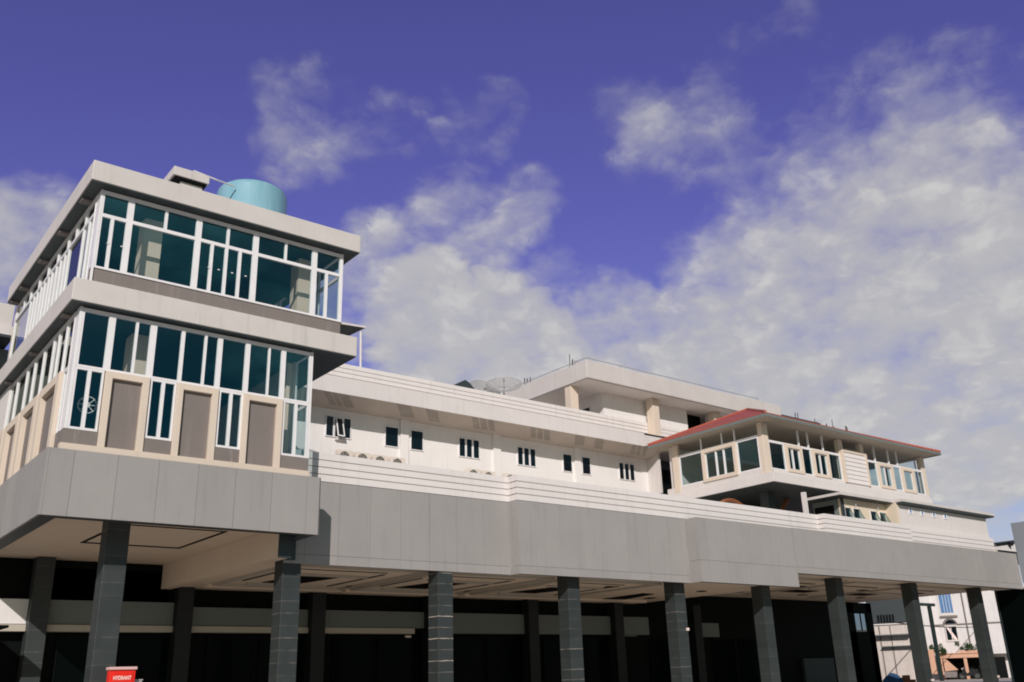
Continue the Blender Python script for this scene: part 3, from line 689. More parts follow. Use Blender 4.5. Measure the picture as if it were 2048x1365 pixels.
# things on the wing roof
def dish(loc, up, R, tilt, az, label):
    o = thing('satellite_dish', label, 'satellite dish', loc, 'satellite dishes on the wing roof')
    c = Vector(loc) + Vector((0, 0, up))
    T = Matrix.Translation(c) @ Matrix.Rotation(az, 4, 'Z') @ Matrix.Rotation(tilt, 4, 'X')
    m = MB(); m.lathe([(R * k / 8, .30 * R * (k / 8) ** 2) for k in range(9)], (0, 0, 0), 36); m.bm.transform(T); obj('reflector', m, 'dish', o, smooth=True)
    m = MB(); m.torus((0, 0, .30 * R), (0, 0, 1), R, .018, n=36, m=6)
    for k in range(12):
        a = k * math.pi / 6
        pts = [(r * math.cos(a), r * math.sin(a), .30 * r * r / R - .01) for r in (0, R * .35, R * .7, R)]
        for p0, p1 in zip(pts, pts[1:]): m.bar(p0, p1, .010, 4)
    m.bm.transform(T); obj('rib_frame', m, 'metal', o)
    m = MB(); m.bar((0, 0, 0), (0, 0, .60 * R), .02, 6); m.bar((0, 0, .48 * R), (0, 0, .64 * R), .06, 8); m.bar((0, 0, .60 * R), (-.52 * R, 0, .76 * R), .012, 4)
    m.bm.transform(T); obj('feed_horn', m, 'metal', o)
    m = MB(); m.bar(loc, c + Vector((0, .03, 0)), .04, 8); obj('mast', m, 'metal', o)
dish((30.77, 39.5, 15.0), 2.0, 1.02, math.radians(40), math.radians(-38), 'pale wire mesh dish facing the sky, tallest, beside the upper roof slab')
dish((29.55, 39.9, 15.0), 1.55, .95, math.radians(56), math.radians(-15), 'bluish wire mesh dish half hidden behind the paler dish')
m = MB()
pts = [(27.3, -.1), (27.75, .22), (28.12, .42), (28.4, .30), (28.85, -.1)]
for i in range(len(pts) - 1):
    (xa, ha), (xb, hb) = pts[i], pts[i + 1]
    m.prism([(xa, 39.5, 16.55), (xb, 39.5, 16.55), (xb, 39.5, 16.68 + hb), (xa, 39.5, 16.68 + ha)], (0, 1.3, 0))
for xa in (27.4, 28.75):
    for yy in (39.6, 40.7): m.bar((xa, yy, 15.0), (xa, yy, 16.57), .05, 6)
tag(obj('tarp_shelter', m, 'fascia_dark', base=(28.0, 40.0, 15.0)), 'dark humped tarpaulin shelter peeking over the wing roof left of the dishes', 'shelter')

# ------------------------------------------------------------------ glass pavilion with red roof
gz = thing('glass_pavilion', 'raised glass walled pavilion with red hip roof standing on the canopy deck', 'building', (44.0, 30.0, 7.92))
GX0, GX1, GY0, GY1 = 37.10, 51.60, 27.0, 33.4
m = MB(); m.box(36.62, 50.85, 26.62, GY1, 10.11, 10.565); obj('floor_slab', m, 'offwhite', gz, bevel=.015)
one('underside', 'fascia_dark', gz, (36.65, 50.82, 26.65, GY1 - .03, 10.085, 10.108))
one('sill_band', 'offwhite', gz, (37.23, 51.4, GY0 + .03, GY0 + .18, 10.57, 10.86), (36.67, 36.80, 27.30, GY1 - .04, 10.57, 10.86))
m = MB(); m.box(36.70, 37.15, 27.02, 27.295, 10.57, 13.08); obj('column', m, 'beige', gz, bevel=.015)
for a0, a1, y0 in ((43.10, 43.46, 27.05), (45.04, 45.40, 27.05), (51.14, 51.52, 27.05)):
    m = MB(); m.box(a0, a1, y0, y0 + .26, 10.57, 13.08); obj('column', m, 'beige', gz, bevel=.015)
m = MB(); m.box(36.64, 36.80, 32.42, 32.85, 10.57, 13.08); obj('column', m, 'beige', gz, bevel=.015)
one('back_column', 'beige', gz, (51.1, 51.5, 32.6, 33.0, 10.7, 13.08))
PY, PX = 27.10, 36.72
def gwin(pl, pos, a0, a1, z0, z1, **k): return window(gz, pl, pos, a0, a1, z0, z1, .06, .06, .05, .06, gmat='clearglass', **k)
# front bays
for a0, a1 in ((37.17, 38.38), (39.76, 40.58), (42.02, 43.09), (45.46, 46.46), (47.98, 48.82), (50.14, 51.13)): gwin('y', PY, a0, a1, 10.86, 12.22)
def bay(pl, pos, a0, a1, bars=(), z0=10.83, z1=12.21, t=.18):
    m = MB()
    pbox(m, pl, pos, a0, a0 + t, -.12, .06, z0, z1); pbox(m, pl, pos, a1 - t, a1, -.12, .06, z0, z1)
    pbox(m, pl, pos, a0 + t, a1 - t, -.12, .06, z0, z0 + t * .9); pbox(m, pl, pos, a0 + t, a1 - t, -.12, .06, z1 - t * .9, z1)
    f = obj('bay_frame', m, 'beige', gz, bevel=.008)
    w = window(gz, pl, pos + .0, a0 + t, a1 - t, z0 + t * .9, z1 - t * .9, .03, .03, .03, .03, gmat='clearglass', bars=[(b - .045, b + .045) for b in bars])
    return f
bay('y', PY, 38.40, 39.74, [39.02]); bay('y', PY, 40.60, 42.0, [41.3]); bay('y', PY, 46.48, 47.96, [47.2]); bay('y', PY, 48.84, 50.12)
# left side
gwin('x', PX, 27.30, 28.62, 10.86, 12.42); gwin('x', PX, 30.85, 32.40, 10.86, 12.42)
bay('x', PX, 28.63, 30.83, [29.46, 29.96], 10.78, 12.44, .2)
for b_ in ((36.69, 36.75, 27.30, 32.41, 12.43, 12.50), (37.17, 43.09, 27.07, 27.13, 12.225, 12.28), (45.44, 51.13, 27.07, 27.13, 12.225, 12.28)): one('transom', 'frame', gz, b_)
for x in (39.66, 40.46, 41.70, 46.44, 47.80, 48.66): one('upper_mullion', 'frame', gz, (x - .035, x + .035, 27.06, 27.14, 12.285, 13.08))
for y in (28.7, 29.5, 30.86): one('upper_mullion', 'frame', gz, (36.69, 36.75, y - .035, y + .035, 12.505, 13.08))
# louvred panel between the two bays
m = MB(); m.box(43.14, 43.30, 26.94, 27.04, 10.78, 12.55); m.box(45.28, 45.44, 26.94, 27.04, 10.78, 12.55); m.box(43.30, 45.28, 26.94, 27.04, 12.40, 12.55)
lv = obj('louvre_frame', m, 'beige', gz)
m = MB()
for k in range(7): m.prism([(43.3, 26.955, 10.80 + k * .228), (43.3, 27.03, 10.80 + k * .228), (43.3, 27.03, 11.02 + k * .228), (43.3, 26.99, 11.02 + k * .228)], (1.98, 0, 0))
obj('louvre_panel', m, 'parapet', lv)
# interior
one('room_floor', 'niche', gz, (36.85, 51.4, 27.2, 33.2, 10.57, 10.72))
one('room_wall', 'offwhite', gz, (36.8, 46.0, 33.0, 33.15, 10.73, 13.07))
one('room_wall', 'interior', gz, (46.0, 46.1, 29.5, 32.99, 10.73, 13.07))
gwin('y', 33.1, 46.2, 48.6, 10.73, 13.05); gwin('y', 33.1, 48.6, 51.05, 10.73, 13.05)
for y0, y1 in ((27.55, 29.4), (29.4, 31.2), (31.2, 32.6)): window(gz, 'x', 51.45, y0, y1, 10.73, 13.05, .05, .05, .05, .05, sgn=-1, gmat='clearglass')
m = MB()
for x, y in ((38.5, 30.5), (41.0, 30.0)):
    m.bar((x, y, 12.5), (x, y, 13.07), .015, 5)
    for k in range(3):
        a = k * 2.094 + x; m.prism([(x, y - .05, 12.5), (x, y + .05, 12.5), (x + .6 * math.cos(a), y + .6 * math.sin(a) + .05, 12.5), (x + .6 * math.cos(a), y + .6 * math.sin(a) - .05, 12.5)], (0, 0, .015))
obj('ceiling_fan', m, 'interior', gz)
# roof: hip with a boxed eave
ex0, ex1, ey0, ey1 = 35.9, 51.75, 26.1, 33.8
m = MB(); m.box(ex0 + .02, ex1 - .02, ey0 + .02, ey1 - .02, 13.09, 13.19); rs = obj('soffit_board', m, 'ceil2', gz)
m = MB(); r0, r1, ry, rz = 39.7, 47.9, 29.95, 14.86
e = .10; zl, zt = 13.195, 13.24
A = [(ex0, ey0), (ex1, ey0), (ex1, ey1), (ex0, ey1)]
lo_ = [m.bm.verts.new((x, y, zl)) for x, y in A]; hi_ = [m.bm.verts.new((x, y, zt)) for x, y in A]; R0 = m.bm.verts.new((r0, ry, rz)); R1 = m.bm.verts.new((r1, ry, rz))
for i in range(4): m.bm.faces.new([lo_[i], lo_[(i + 1) % 4], hi_[(i + 1) % 4], hi_[i]])
m.bm.faces.new(lo_[::-1]); m.bm.faces.new([hi_[0], hi_[1], R1, R0]); m.bm.faces.new([hi_[1], hi_[2], R1]); m.bm.faces.new([hi_[2], hi_[3], R0, R1]); m.bm.faces.new([hi_[3], hi_[0], R0])
rf = obj('roof', m, 'roofred', gz)
m = MB(); m.bar((ex0, ey0, 13.26), (r0, ry, rz + .02), .07, 8); m.bar((ex1, ey0, 13.26), (r1, ry, rz + .02), .07, 8); m.bar((ex0, ey1, 13.26), (r0, ry, rz + .02), .07, 8); m.bar((r0, ry, rz + .02), (r1, ry, rz + .02), .07, 8)
obj('ridge_cap', m, 'roofred', rf)
m = MB(); m.prism([(ex0 - .02, ey0 - .02, 13.05), (ex1 + .02, ey0 - .02, 13.05), (ex1 + .02, ey0 + .0, 13.05), (ex0 - .02, ey0 + .0, 13.05)], (0, 0, .13)); m.box(ex0 - .02, ex0, ey0 + .001, ey1, 13.05, 13.18); m.box(ex1, ex1 + .02, ey0 + .001, ey1, 13.05, 13.18)
obj('eave_board', m, 'beam', rf)
# undercroft
one('undercroft_wall', 'black', gz, (37.6, 45.0, 32.9, 33.1, 7.92, 10.08))
m = MB(); m.box(38.3, 38.85, 28.3, 28.8, 7.92, 10.08); o = obj('undercroft_column', m, 'lip', gz)
m = MB(); m.box(37.95, 38.13, 26.0, 26.18, 7.92, 9.62); obj('undercroft_post', m, 'offwhite', gz)
def arch(cx, y, cz, R, r, a0=0.0, a1=math.pi, n=22):
    m = MB(); P = [(cx + R * math.cos(a0 + (a1 - a0) * k / n), y, cz + R * math.sin(a0 + (a1 - a0) * k / n)) for k in range(n + 1)]
    for p, q_ in zip(P, P[1:]): m.bar(p, q_, r, 6)
    return m
obj('timber_arch', arch(36.55, 29.2, 8.02, 1.6, .10), 'orange', gz)
obj('timber_arch', arch(42.25, 29.2, 8.50, 1.95, .12), 'orange', gz)

# ------------------------------------------------------------------ roof annex
an = thing('roof_annex', 'low cream and white annex with thin flat eave built on the canopy parapet', 'building', (46.0, 25.5, 7.92))
one('cream_wall', 'cream', an, (40.0, 43.88, 25.4, 25.6, 7.92, 9.42), (43.70, 43.89, 24.78, 25.398, 7.92, 9.42))
one('grey_wall', 'beam', an, (39.98, 40.14, 25.61, 27.0, 7.92, 9.40)); one('side_opening', 'black', an, (39.95, 39.979, 25.85, 26.9, 8.2, 9.15))
one('post', 'lip', an, (39.90, 40.12, 25.36, 25.398, 7.92, 9.42))
one('white_wall', 'offwhite', an, (43.9, 52.72, 24.78, 24.98, 7.92, 9.34))
m = MB(); m.box(39.2, 43.75, 24.9, 27.05, 9.44, 9.56); m.box(43.751, 53.1, 24.42, 28.0, 9.44, 9.57); obj('roof_slab', m, 'slabpaint', an)
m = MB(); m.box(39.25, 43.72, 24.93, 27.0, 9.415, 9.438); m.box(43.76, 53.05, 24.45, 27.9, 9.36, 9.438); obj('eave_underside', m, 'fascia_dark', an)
for a0, a1 in ((40.12, 40.56), (40.82, 41.34), (42.28, 42.76), (43.08, 43.58)):
    w = window(an, 'y', 25.38, a0, a1, 8.42, 9.0, .03, .03, .03, .03, gmat='darkglass', d=(-.02, .019))
    m = MB(); m.prism([(a0 + .04, 25.35, 8.98), (a1 - .03, 25.35, 8.98), (a1 - .03, 25.10, 8.46), (a0 + .04, 25.10, 8.46)], (0, .02, 0)); sh = obj('awning_sash', m, 'clearglass', w)
    m = MB()
    for xx in (a0 + .04, a1 - .05): m.bar((xx, 25.34, 8.98), (xx, 25.09, 8.46), .014, 5)
    obj('sash_frame', m, 'lip', w)
for a0, a1, z0, z1 in ((44.30, 44.62, 8.93, 9.24), (45.40, 45.72, 8.93, 9.24), (46.52, 46.86, 8.93, 9.24), (47.66, 47.99, 8.92, 9.22)):
    a0 += .5; a1 += .5
    window(an, 'y', 24.765, a0, a1, z0 + .03, z1 + .03, .07, .07, .05, .05, gmat='blueglass', d=(-.02, .014))
for x in (41.0, 42.9): m = MB(); m.bar((x, 25.3, 9.10), (x, 25.3, 9.41), .018, 6); obj('hanger', m, 'offwhite', an)

# ------------------------------------------------------------------ right projecting block
rb = thing('side_block', 'grey clad projecting block at the right picture edge over a dark glazed wall', 'building', (54.2, 24.2, .63))
m = MB(); panels(m, 'x', 54.2, .06, 14.0, 24.16, [23.1 - 1.04 * k for k in range(9)], 5.86, 9.09); obj('cladding', m, 'clad2', rb)
one('core', 'lip', rb, (54.262, 62.0, 14.05, 24.15, 5.87, 9.07))
one('edge_strip', 'white', rb, (54.23, 60.0, 14.0, 26.0, 5.62, 5.72))
one('glass_wall', 'ground_floor_glass', rb, (54.5, 54.62, 14.0, 25.95, .63, 5.60))
for y in (25.9, 23.6, 21.3, 19.0): one('glass_mullion', 'lip', rb, (54.44, 54.498, y - .08, y, .63, 5.6))
bs = thing('roof_shed', 'small white shed with dark sloping roof edge at the far right canopy end', 'shed', (57.5, 27.0, 7.92))
m = MB(); m.prism([(55.95, 26.0, 7.92), (60.0, 26.0, 7.92), (60.0, 26.0, 8.78), (55.95, 26.0, 8.28)], (0, 3, 0)); obj('wall', m, 'white', bs)
m = MB(); m.prism([(55.8, 25.8, 8.27), (60.2, 25.8, 8.82), (60.2, 25.8, 8.90), (55.8, 25.8, 8.35)], (0, 3.4, 0)); obj('roof', m, 'lip', bs)
m = MB(); m.bar((57.48, 26.0, 8.36), (57.48, 25.75, 8.36), .11, 12); obj('vent', m, 'rubber', bs)

# ------------------------------------------------------------------ block behind the tower at far left
lb = thing('rear_block', 'grey block with dark eave and cream upstand behind the tower at the left edge', 'building', (4.0, 37.5, .63))
one('wall', 'beam', lb, (-2.0, 5.75, 37.6, 40.0, .63, 13.9)); one('eave', 'fascia_dark', lb, (-2.0, 5.62, 36.3, 40.0, 13.95, 14.05)); one('upstand', 'slabpaint', lb, (4.6, 5.55, 36.5, 39.0, 14.06, 15.3))
one('slab', 'offwhite', lb, (-2.0, 5.60, 36.32, 40.0, 14.052, 14.40))

# ------------------------------------------------------------------ hydrant box
hy = thing('hydrant_box', 'bright red hydrant cabinet with pale lid and HYDRANT lettering before the first column', 'hydrant', (7.33, 24.8, .63))
m = MB(); m.box(7.04, 7.64, 24.72, 24.96, 1.25, 2.17); obj('cabinet', m, 'red', hy, bevel=.012)
m = MB(); m.box(7.10, 7.58, 24.70, 24.719, 1.31, 2.12); dr = obj('door', m, 'red', hy, bevel=.006)
m = MB(); m.box(7.01, 7.66, 24.67, 24.99, 2.172, 2.24); obj('lid', m, 'redlid', hy, bevel=.01)
for xx in (7.08, 7.56): one('leg', 'red', hy, (xx, xx + .05, 24.8, 24.86, .63, 1.249))
cu = bpy.data.curves.new('text_tmp', 'FONT'); cu.body = 'HYDRANT'; cu.size = .125; cu.align_x = 'CENTER'; cu.extrude = .002; cu.space_character = 1.0; cu.offset = .003
to = bpy.data.objects.new('text_tmp', cu); C.objects.link(to); bpy.context.view_layer.update()
tm = bpy.data.meshes.new_from_object(to.evaluated_get(bpy.context.evaluated_depsgraph_get())); bpy.data.objects.remove(to)
b = MB(); b.bm.from_mesh(tm); b.bm.transform(Matrix.Translation((7.33, 24.695, 1.945)) @ Matrix.Rotation(math.pi / 2, 4, 'X') @ Matrix.Diagonal((.72, 1.0, 1, 1)))
obj('lettering', b, 'letter', dr)
m = MB(); m.box(7.70, 7.88, 24.95, 25.12, .63, 1.92); m.box(7.68, 7.90, 24.93, 25.14, 1.921, 1.95)
tag(obj('service_post', m, 'metal', base=(7.8, 25.0, .63)), 'short grey service post just right of the red hydrant cabinet', 'post')

# ------------------------------------------------------------------ beyond the canopy: house, wall, bike
FW = Vector((0.885, 0.466, 0)).normalized(); yaw = math.atan2(FW.y, FW.x) - math.pi / 2
K = 1.3125; D = 105.0
def at(dist): return (FW.x * dist, FW.y * dist, .63)
def U(u, z, k=K): return u * k, (z - 1.6) * k + 1.6 - .63
ho = thing('town_house', 'white rendered house with blue curtained window and arched window across the yard', 'house', at(D), None, yaw)
HM = ROOT[ho.name]
def lobj(name, m, mats, par, **k):
    m.bm.transform(HM); return obj(name, m, mats, par, **k)
def lbox(*bs):
    m = MB()
    for b in bs: m.box(*b)
    return m
lobj('wall', lbox((-3.2, 6.0, 0.0, 8.0, 2.2, 12.0), (-3.2, 6.0, 1.2, 8.0, 0, 2.2)), 'house', ho)
lobj('wing_wall', lbox((-6.5, -1.72, -.8, -.02, 1.9, 12.0)), 'house', ho)
w0 = lobj('window', lbox((-.92, .42, -.06, -.001, 5.9, 8.6)), 'offwhite', ho)
lobj('pane', lbox((-.8, .3, -.085, -.061, 6.15, 8.5)), 'blueglass', w0)
lobj('bar', lbox(*[(x, x + .04, -.1, -.086, 6.15, 8.5) for x in (-.5, -.24, .03)]), 'offwhite', w0)
lobj('sill', lbox((-.98, .6, -.2, -.001, 5.72, 5.88)), 'niche', ho)
w1 = lobj('window', lbox((1.75, 3.1, -.06, -.001, 5.9, 8.6)), 'offwhite', ho); lobj('pane', lbox((1.9, 2.95, -.085, -.061, 6.15, 8.5)), 'blueglass', w1)
m = MB(); aw_ = [(-.72, 3.5), (.34, 3.5), (.34, 4.95)] + [(-.19 + .53 * math.cos(t), 4.95 + .5 * math.sin(t)) for t in [math.pi * k / 12 for k in range(1, 12)]] + [(-.72, 4.95)]
m.prism([(x, -.05, z) for x, z in aw_], (0, .048, 0)); w2 = lobj('arched_window', m, 'darkglass', ho)
lobj('window_bar', lbox((-.74, .36, -.1, -.051, 4.85, 4.98), (-.74, .36, -.1, -.051, 3.46, 3.6), (-.25, -.17, -.1, -.051, 3.6, 4.85), (-.74, -.66, -.1, -.051, 3.6, 4.85), (.28, .36, -.1, -.051, 3.6, 4.85)), 'offwhite', w2)
m = MB(); m.prism([(-.6, -.075, 4.8), (-.4, -.075, 4.8), (.25, -.075, 3.62), (-.05, -.075, 3.62)], (0, .02, 0)); lobj('curtain', m, 'letter', w2)
lobj('arch_moulding', arch(-.19, -.05, 4.97, .6, .09), 'niche', ho)
lobj('ledge', lbox((-1.7, 6.0, -.12, -.001, 5.0, 5.1)), 'niche', ho)
m = MB(); m.bar((1.28, -.08, 2.3), (1.28, -.08, 12), .06, 8); lobj('drain_pipe', m, 'niche', ho)
lobj('shop_band', lbox((-1.75, 2.25, -2.2, -.01, 1.92, 2.3), (-1.9, 2.4, -2.3, -.01, 2.301, 2.36)), 'pink', ho)
for x in (-1.7, .42, 1.85): lobj('shop_pillar', lbox((x, x + .28, -2.1, -1.8, 0, 1.919)), 'pink', ho)
lobj('shop_front', lbox((-1.7, 4.0, -.6, -.5, 0, 1.9)), 'black', ho)
lobj('pink_wall', lbox((-2.6, -2.05, -3.0, -2.7, .55, 2.75)), 'pink', ho)
lobj('banner', MB().prism([(-1.35, -2.35, 1.85), (-1.1, -2.35, 1.85), (-.2, -2.35, .85), (-1.35, -2.35, .75)], (0, .03, 0)), 'pink', ho)
lobj('low_wall', lbox((-1.45, -.35, -2.9, -2.6, .2, .72)), 'niche', ho)

def shrub(u0, u1, z0, z1, y, n, label):
    m = MB(); rnd = random.Random(int(u0 * 100))
    cl = [(rnd.uniform(u0, u1), y + rnd.uniform(-.3, .3), rnd.uniform(z0 + .1, z1 - .15), rnd.uniform(.18, .36)) for _ in range(max(5, int((u1 - u0) * 6)))]
    for k in range(n):
        c = rnd.choice(cl); d = Vector((rnd.gauss(0, 1), rnd.gauss(0, 1), rnd.gauss(0, 1))).normalized() * c[3] * rnd.uniform(.4, 1.1)
        p = Vector(c[:3]) + d; s = rnd.uniform(.05, .11)
        a = Vector((rnd.gauss(0, 1), rnd.gauss(0, 1), rnd.gauss(0, 1))).normalized() * s; b = a.cross(Vector((rnd.gauss(0, 1), rnd.gauss(0, 1), rnd.gauss(0, 1)))).normalized() * s * .6
        m.poly([p - a, p + b, p + a, p - b])
    m.bm.transform(HM); return m
r = thing('balcony_plant', 'leafy green planter hanging over the pink shop band under the arched window', 'plant', tuple(HM @ Vector((1.2, -1.6, 2.37))))
obj('foliage', shrub(.1, 2.2, 2.4, 3.35, -1.7, 900, ''), 'leaf', r); obj('planter', (lambda m: (m.bm.transform(HM), m)[1])(lbox((.1, 2.2, -1.9, -1.6, 2.37, 2.55))), 'pink', r)
r = thing('balcony_plant', 'smaller green planter by the dark steel gate post, left of the arched window', 'plant', tuple(HM @ Vector((-1.9, -2.6, .6))))
obj('foliage', shrub(-2.7, -1.0, 2.35, 3.3, -2.4, 700, ''), 'leaf', r); obj('planter', (lambda m: (m.bm.transform(HM), m)[1])(lbox((-2.7, -1.0, -2.5, -2.31, 2.365, 2.5))), 'pink', r)

# motorbike parked before the shop
mk = thing('motorbike', 'black parked motorbike in front of the pink pillared shop', 'motorbike', tuple(HM @ Vector((.65, -4.0, 0))), None, yaw)
for x in (.05, 1.3):
    m = MB(); m.torus((x, -4.0, .30), (0, 1, 0), .25, .055, n=24, m=8); wh = lobj('wheel', m, 'rubber', mk)
    m = MB(); m.bar((x, -4.05, .30), (x, -3.95, .30), .2, 12); lobj('rim', m, 'acgrille', wh)
m = MB(); m.prism([(.0, -4.12, .42), (.55, -4.12, .30), (.95, -4.12, .32), (1.5, -4.12, .62), (1.45, -4.12, .78), (.8, -4.12, .72), (.5, -4.12, .52), (.35, -4.12, .95), (.2, -4.12, .95)], (0, .24, 0)); lobj('body', m, 'bikepaint', mk, bevel=.03)
m = MB(); m.prism([(.72, -4.11, .73), (1.45, -4.11, .80), (1.42, -4.11, .88), (.75, -4.11, .84)], (0, .22, 0)); lobj('saddle', m, 'rubber', mk, bevel=.02)
m = MB(); m.bar((.28, -4.32, 1.05), (.28, -3.68, 1.05), .02, 6); m.bar((.28, -4.0, .9), (.28, -4.0, 1.05), .03, 6); m.bar((.05, -4.0, .3), (.28, -4.0, .95), .035, 6); lobj('handlebar', m, 'metal', mk)
m = MB(); m.bar((.16, -4.0, .92), (.1, -4.0, .92), .08, 12); lobj('headlight', m, 'letter', mk)

# yard wall with sun and shade, balcony darkened as shade, tarp
yw = thing('yard_wall', 'sunlit white two storey yard building under an overhanging balcony coloured dark as shade', 'building', at(82), None, yaw)
HM = ROOT[yw.name]
k2 = 82 / 62
def q(u, z): return u * k2, (z - 1.6) * k2 + .97
a0, a1 = q(-4.4, 0)[0], q(-2.3, 0)[0]
lobj('wall', lbox((a0, a1, 0, 3, 0, q(0, 4.15)[1])), 'yardwall', yw)
lobj('coping', lbox((a0 - .1, a1 + .05, -.12, .3, q(0, 4.16)[1], q(0, 4.16)[1] + .09)), 'offwhite', yw)
lobj('balcony', lbox((a0 - .2, a1 + .1, .4, 3.2, q(0, 4.3)[1], q(0, 5.8)[1])), 'lip', yw)  # dark material stands in for the shade on the balcony
lobj('balustrade', lbox(*[(a0 + .5 + i * .22, a0 + .62 + i * .22, .3, .39, q(0, 4.35)[1], q(0, 4.75)[1]) for i in range(6)]), 'black', yw)
lobj('pilaster', lbox((a0 + .48, a0 + .56, -.06, -.001, 0, q(0, 4.1)[1]), (a0 + 1.3, a0 + 1.36, -.06, -.001, 0, q(0, 4.1)[1])), 'niche', yw)
lobj('ledge', lbox((a0, a1, -.75, -.06, q(0, 3.55)[1], q(0, 3.6)[1])), 'beam', yw); lobj('ledge', lbox((a0 + .6, a1, -.55, -.06, q(0, 2.92)[1], q(0, 2.96)[1])), 'beam', yw)
m = MB(); rnd = random.Random(3)
for i in range(14):
    a = a0 + .3 + i * .1; h = .42 + .38 * math.sin(i / 13 * math.pi) + rnd.uniform(-.06, .06)
    m.prism([(a, -1.6, 0), (a + .13, -1.6, 0), (a + .13, -1.6, h), (a, -1.6, h - .05)], (0, .5 + rnd.uniform(0, .15), 0))
tp_ = lobj('tarpaulin', m, 'tarp', None, bevel=.05) if False else None
m.bm.transform(HM)
tag(obj('tarpaulin', m, 'tarp', base=tuple(HM @ Vector((a0 + 1, -1.4, 0))), bevel=.05), 'crumpled blue tarpaulin heap at the foot of the sunlit yard wall', 'tarpaulin')
m = MB(); m.box(a0 + 1.7, a0 + 2.25, -1.5, -1.0, 0, .62); m.box(a0 + 1.6, a0 + 2.6, -1.3, -.9, 0, .3); m.bm.transform(HM)
tag(obj('crate', m, 'orange', base=tuple(HM @ Vector((a0 + 2, -1.2, 0)))), 'low rusty brown crate beside the blue tarpaulin heap', 'crate')
gt = thing('steel_gantry', 'dark green steel gantry with one slanting post standing in the yard behind the last columns', 'gantry', (82.0, 45.0, .63))
m = MB(); m.box(73.0, 82.9, 44.9, 45.1, 6.86, 7.10); obj('beam', m, 'green_metal', gt)
m = MB(); m.box(81.85, 82.15, 44.88, 45.12, .63, 6.855); obj('post', m, 'green_metal', gt)
m = MB(); m.box(73.0, 73.4, 44.85, 45.15, .63, 6.855); obj('post', m, 'green_metal', gt)
def cable(p0, p1, sag, label):
    m = MB(); P = [Vector(p0).lerp(Vector(p1), k / 10) - Vector((0, 0, sag * 4 * (k / 10) * (1 - k / 10))) for k in range(11)]
    for a, b in zip(P, P[1:]): m.bar(a, b, .035, 5)
    tag(obj('overhead_cable', m, 'rubber', base=p0), label, 'cable', 'cables over the yard')
cable((57.2, 34.6, 4.6), (118.0, 55.0, 6.6), .5, 'lower black cable sagging across the white house front')
cable((73.2, 45.0, 6.7), (112.0, 58.0, 7.2), .4, 'upper black cable running from the steel gantry to the house')
# ------------------------------------------------------------------ world: Nishita sky with clouds
w = bpy.data.worlds.new('World'); SC.world = w; w.use_nodes = True
nt = w.node_tree; nt.nodes.clear()
out = N(nt, 'ShaderNodeOutputWorld'); bg = N(nt, 'ShaderNodeBackground'); nt.links.new(bg.outputs[0], out.inputs[0])
SKY_STRENGTH = 0.10
bg.inputs[1].default_value = SKY_STRENGTH
sky = N(nt, 'ShaderNodeTexSky'); sky.sky_type = 'NISHITA'; sky.sun_disc = False
sky.sun_elevation = math.asin(SUN_TO.z); sky.sun_rotation = math.atan2(SUN_TO.x, SUN_TO.y)
sky.air_density = 1.0; sky.dust_density = 0.6; sky.ozone_density = 2.0
tc = N(nt, 'ShaderNodeTexCoord')
dirv = tc.outputs['Generated']
sp = N(nt, 'ShaderNodeSeparateXYZ'); nt.links.new(dirv, sp.inputs[0])
den = math_n(nt, 'ADD', math_n(nt, 'MAXIMUM', sp.outputs[2], 0.0), 0.38)
cb = N(nt, 'ShaderNodeCombineXYZ')
nt.links.new(math_n(nt, 'DIVIDE', sp.outputs[0], den), cb.inputs[0]); nt.links.new(math_n(nt, 'DIVIDE', sp.outputs[1], den), cb.inputs[1])
n1 = N(nt, 'ShaderNodeTexNoise', i_Scale=5.2, i_Detail=9.0, i_Roughness=0.56, i_Distortion=0.15); nt.links.new(cb.outputs[0], n1.inputs['Vector'])
n2 = N(nt, 'ShaderNodeTexNoise', i_Scale=17.0, i_Detail=8.0, i_Roughness=0.58, i_Distortion=0.3); nt.links.new(cb.outputs[0], n2.inputs['Vector'])
vo = N(nt, 'ShaderNodeTexVoronoi'); vo.feature = 'F1'; vo.normalize = False
for k_, v_ in (('Scale', 13.0), ('Detail', 2.0), ('Roughness', 0.5)): vo.inputs[k_].default_value = v_
vw = N(nt, 'ShaderNodeVectorMath'); vw.operation = 'MULTIPLY_ADD'; nt.links.new(n2.outputs['Color'], vw.inputs[0]); vw.inputs[1].default_value = (.09, .09, .09); nt.links.new(cb.outputs[0], vw.inputs[2])
nt.links.new(vw.outputs[0], vo.inputs['Vector'])
puff = math_n(nt, 'SUBTRACT', 0.86, vo.outputs['Distance'])
noise = math_n(nt, 'ADD', math_n(nt, 'MULTIPLY', n1.outputs[0], 0.56), math_n(nt, 'ADD', math_n(nt, 'MULTIPLY', n2.outputs[0], 0.26), math_n(nt, 'MULTIPLY', puff, 0.18)))
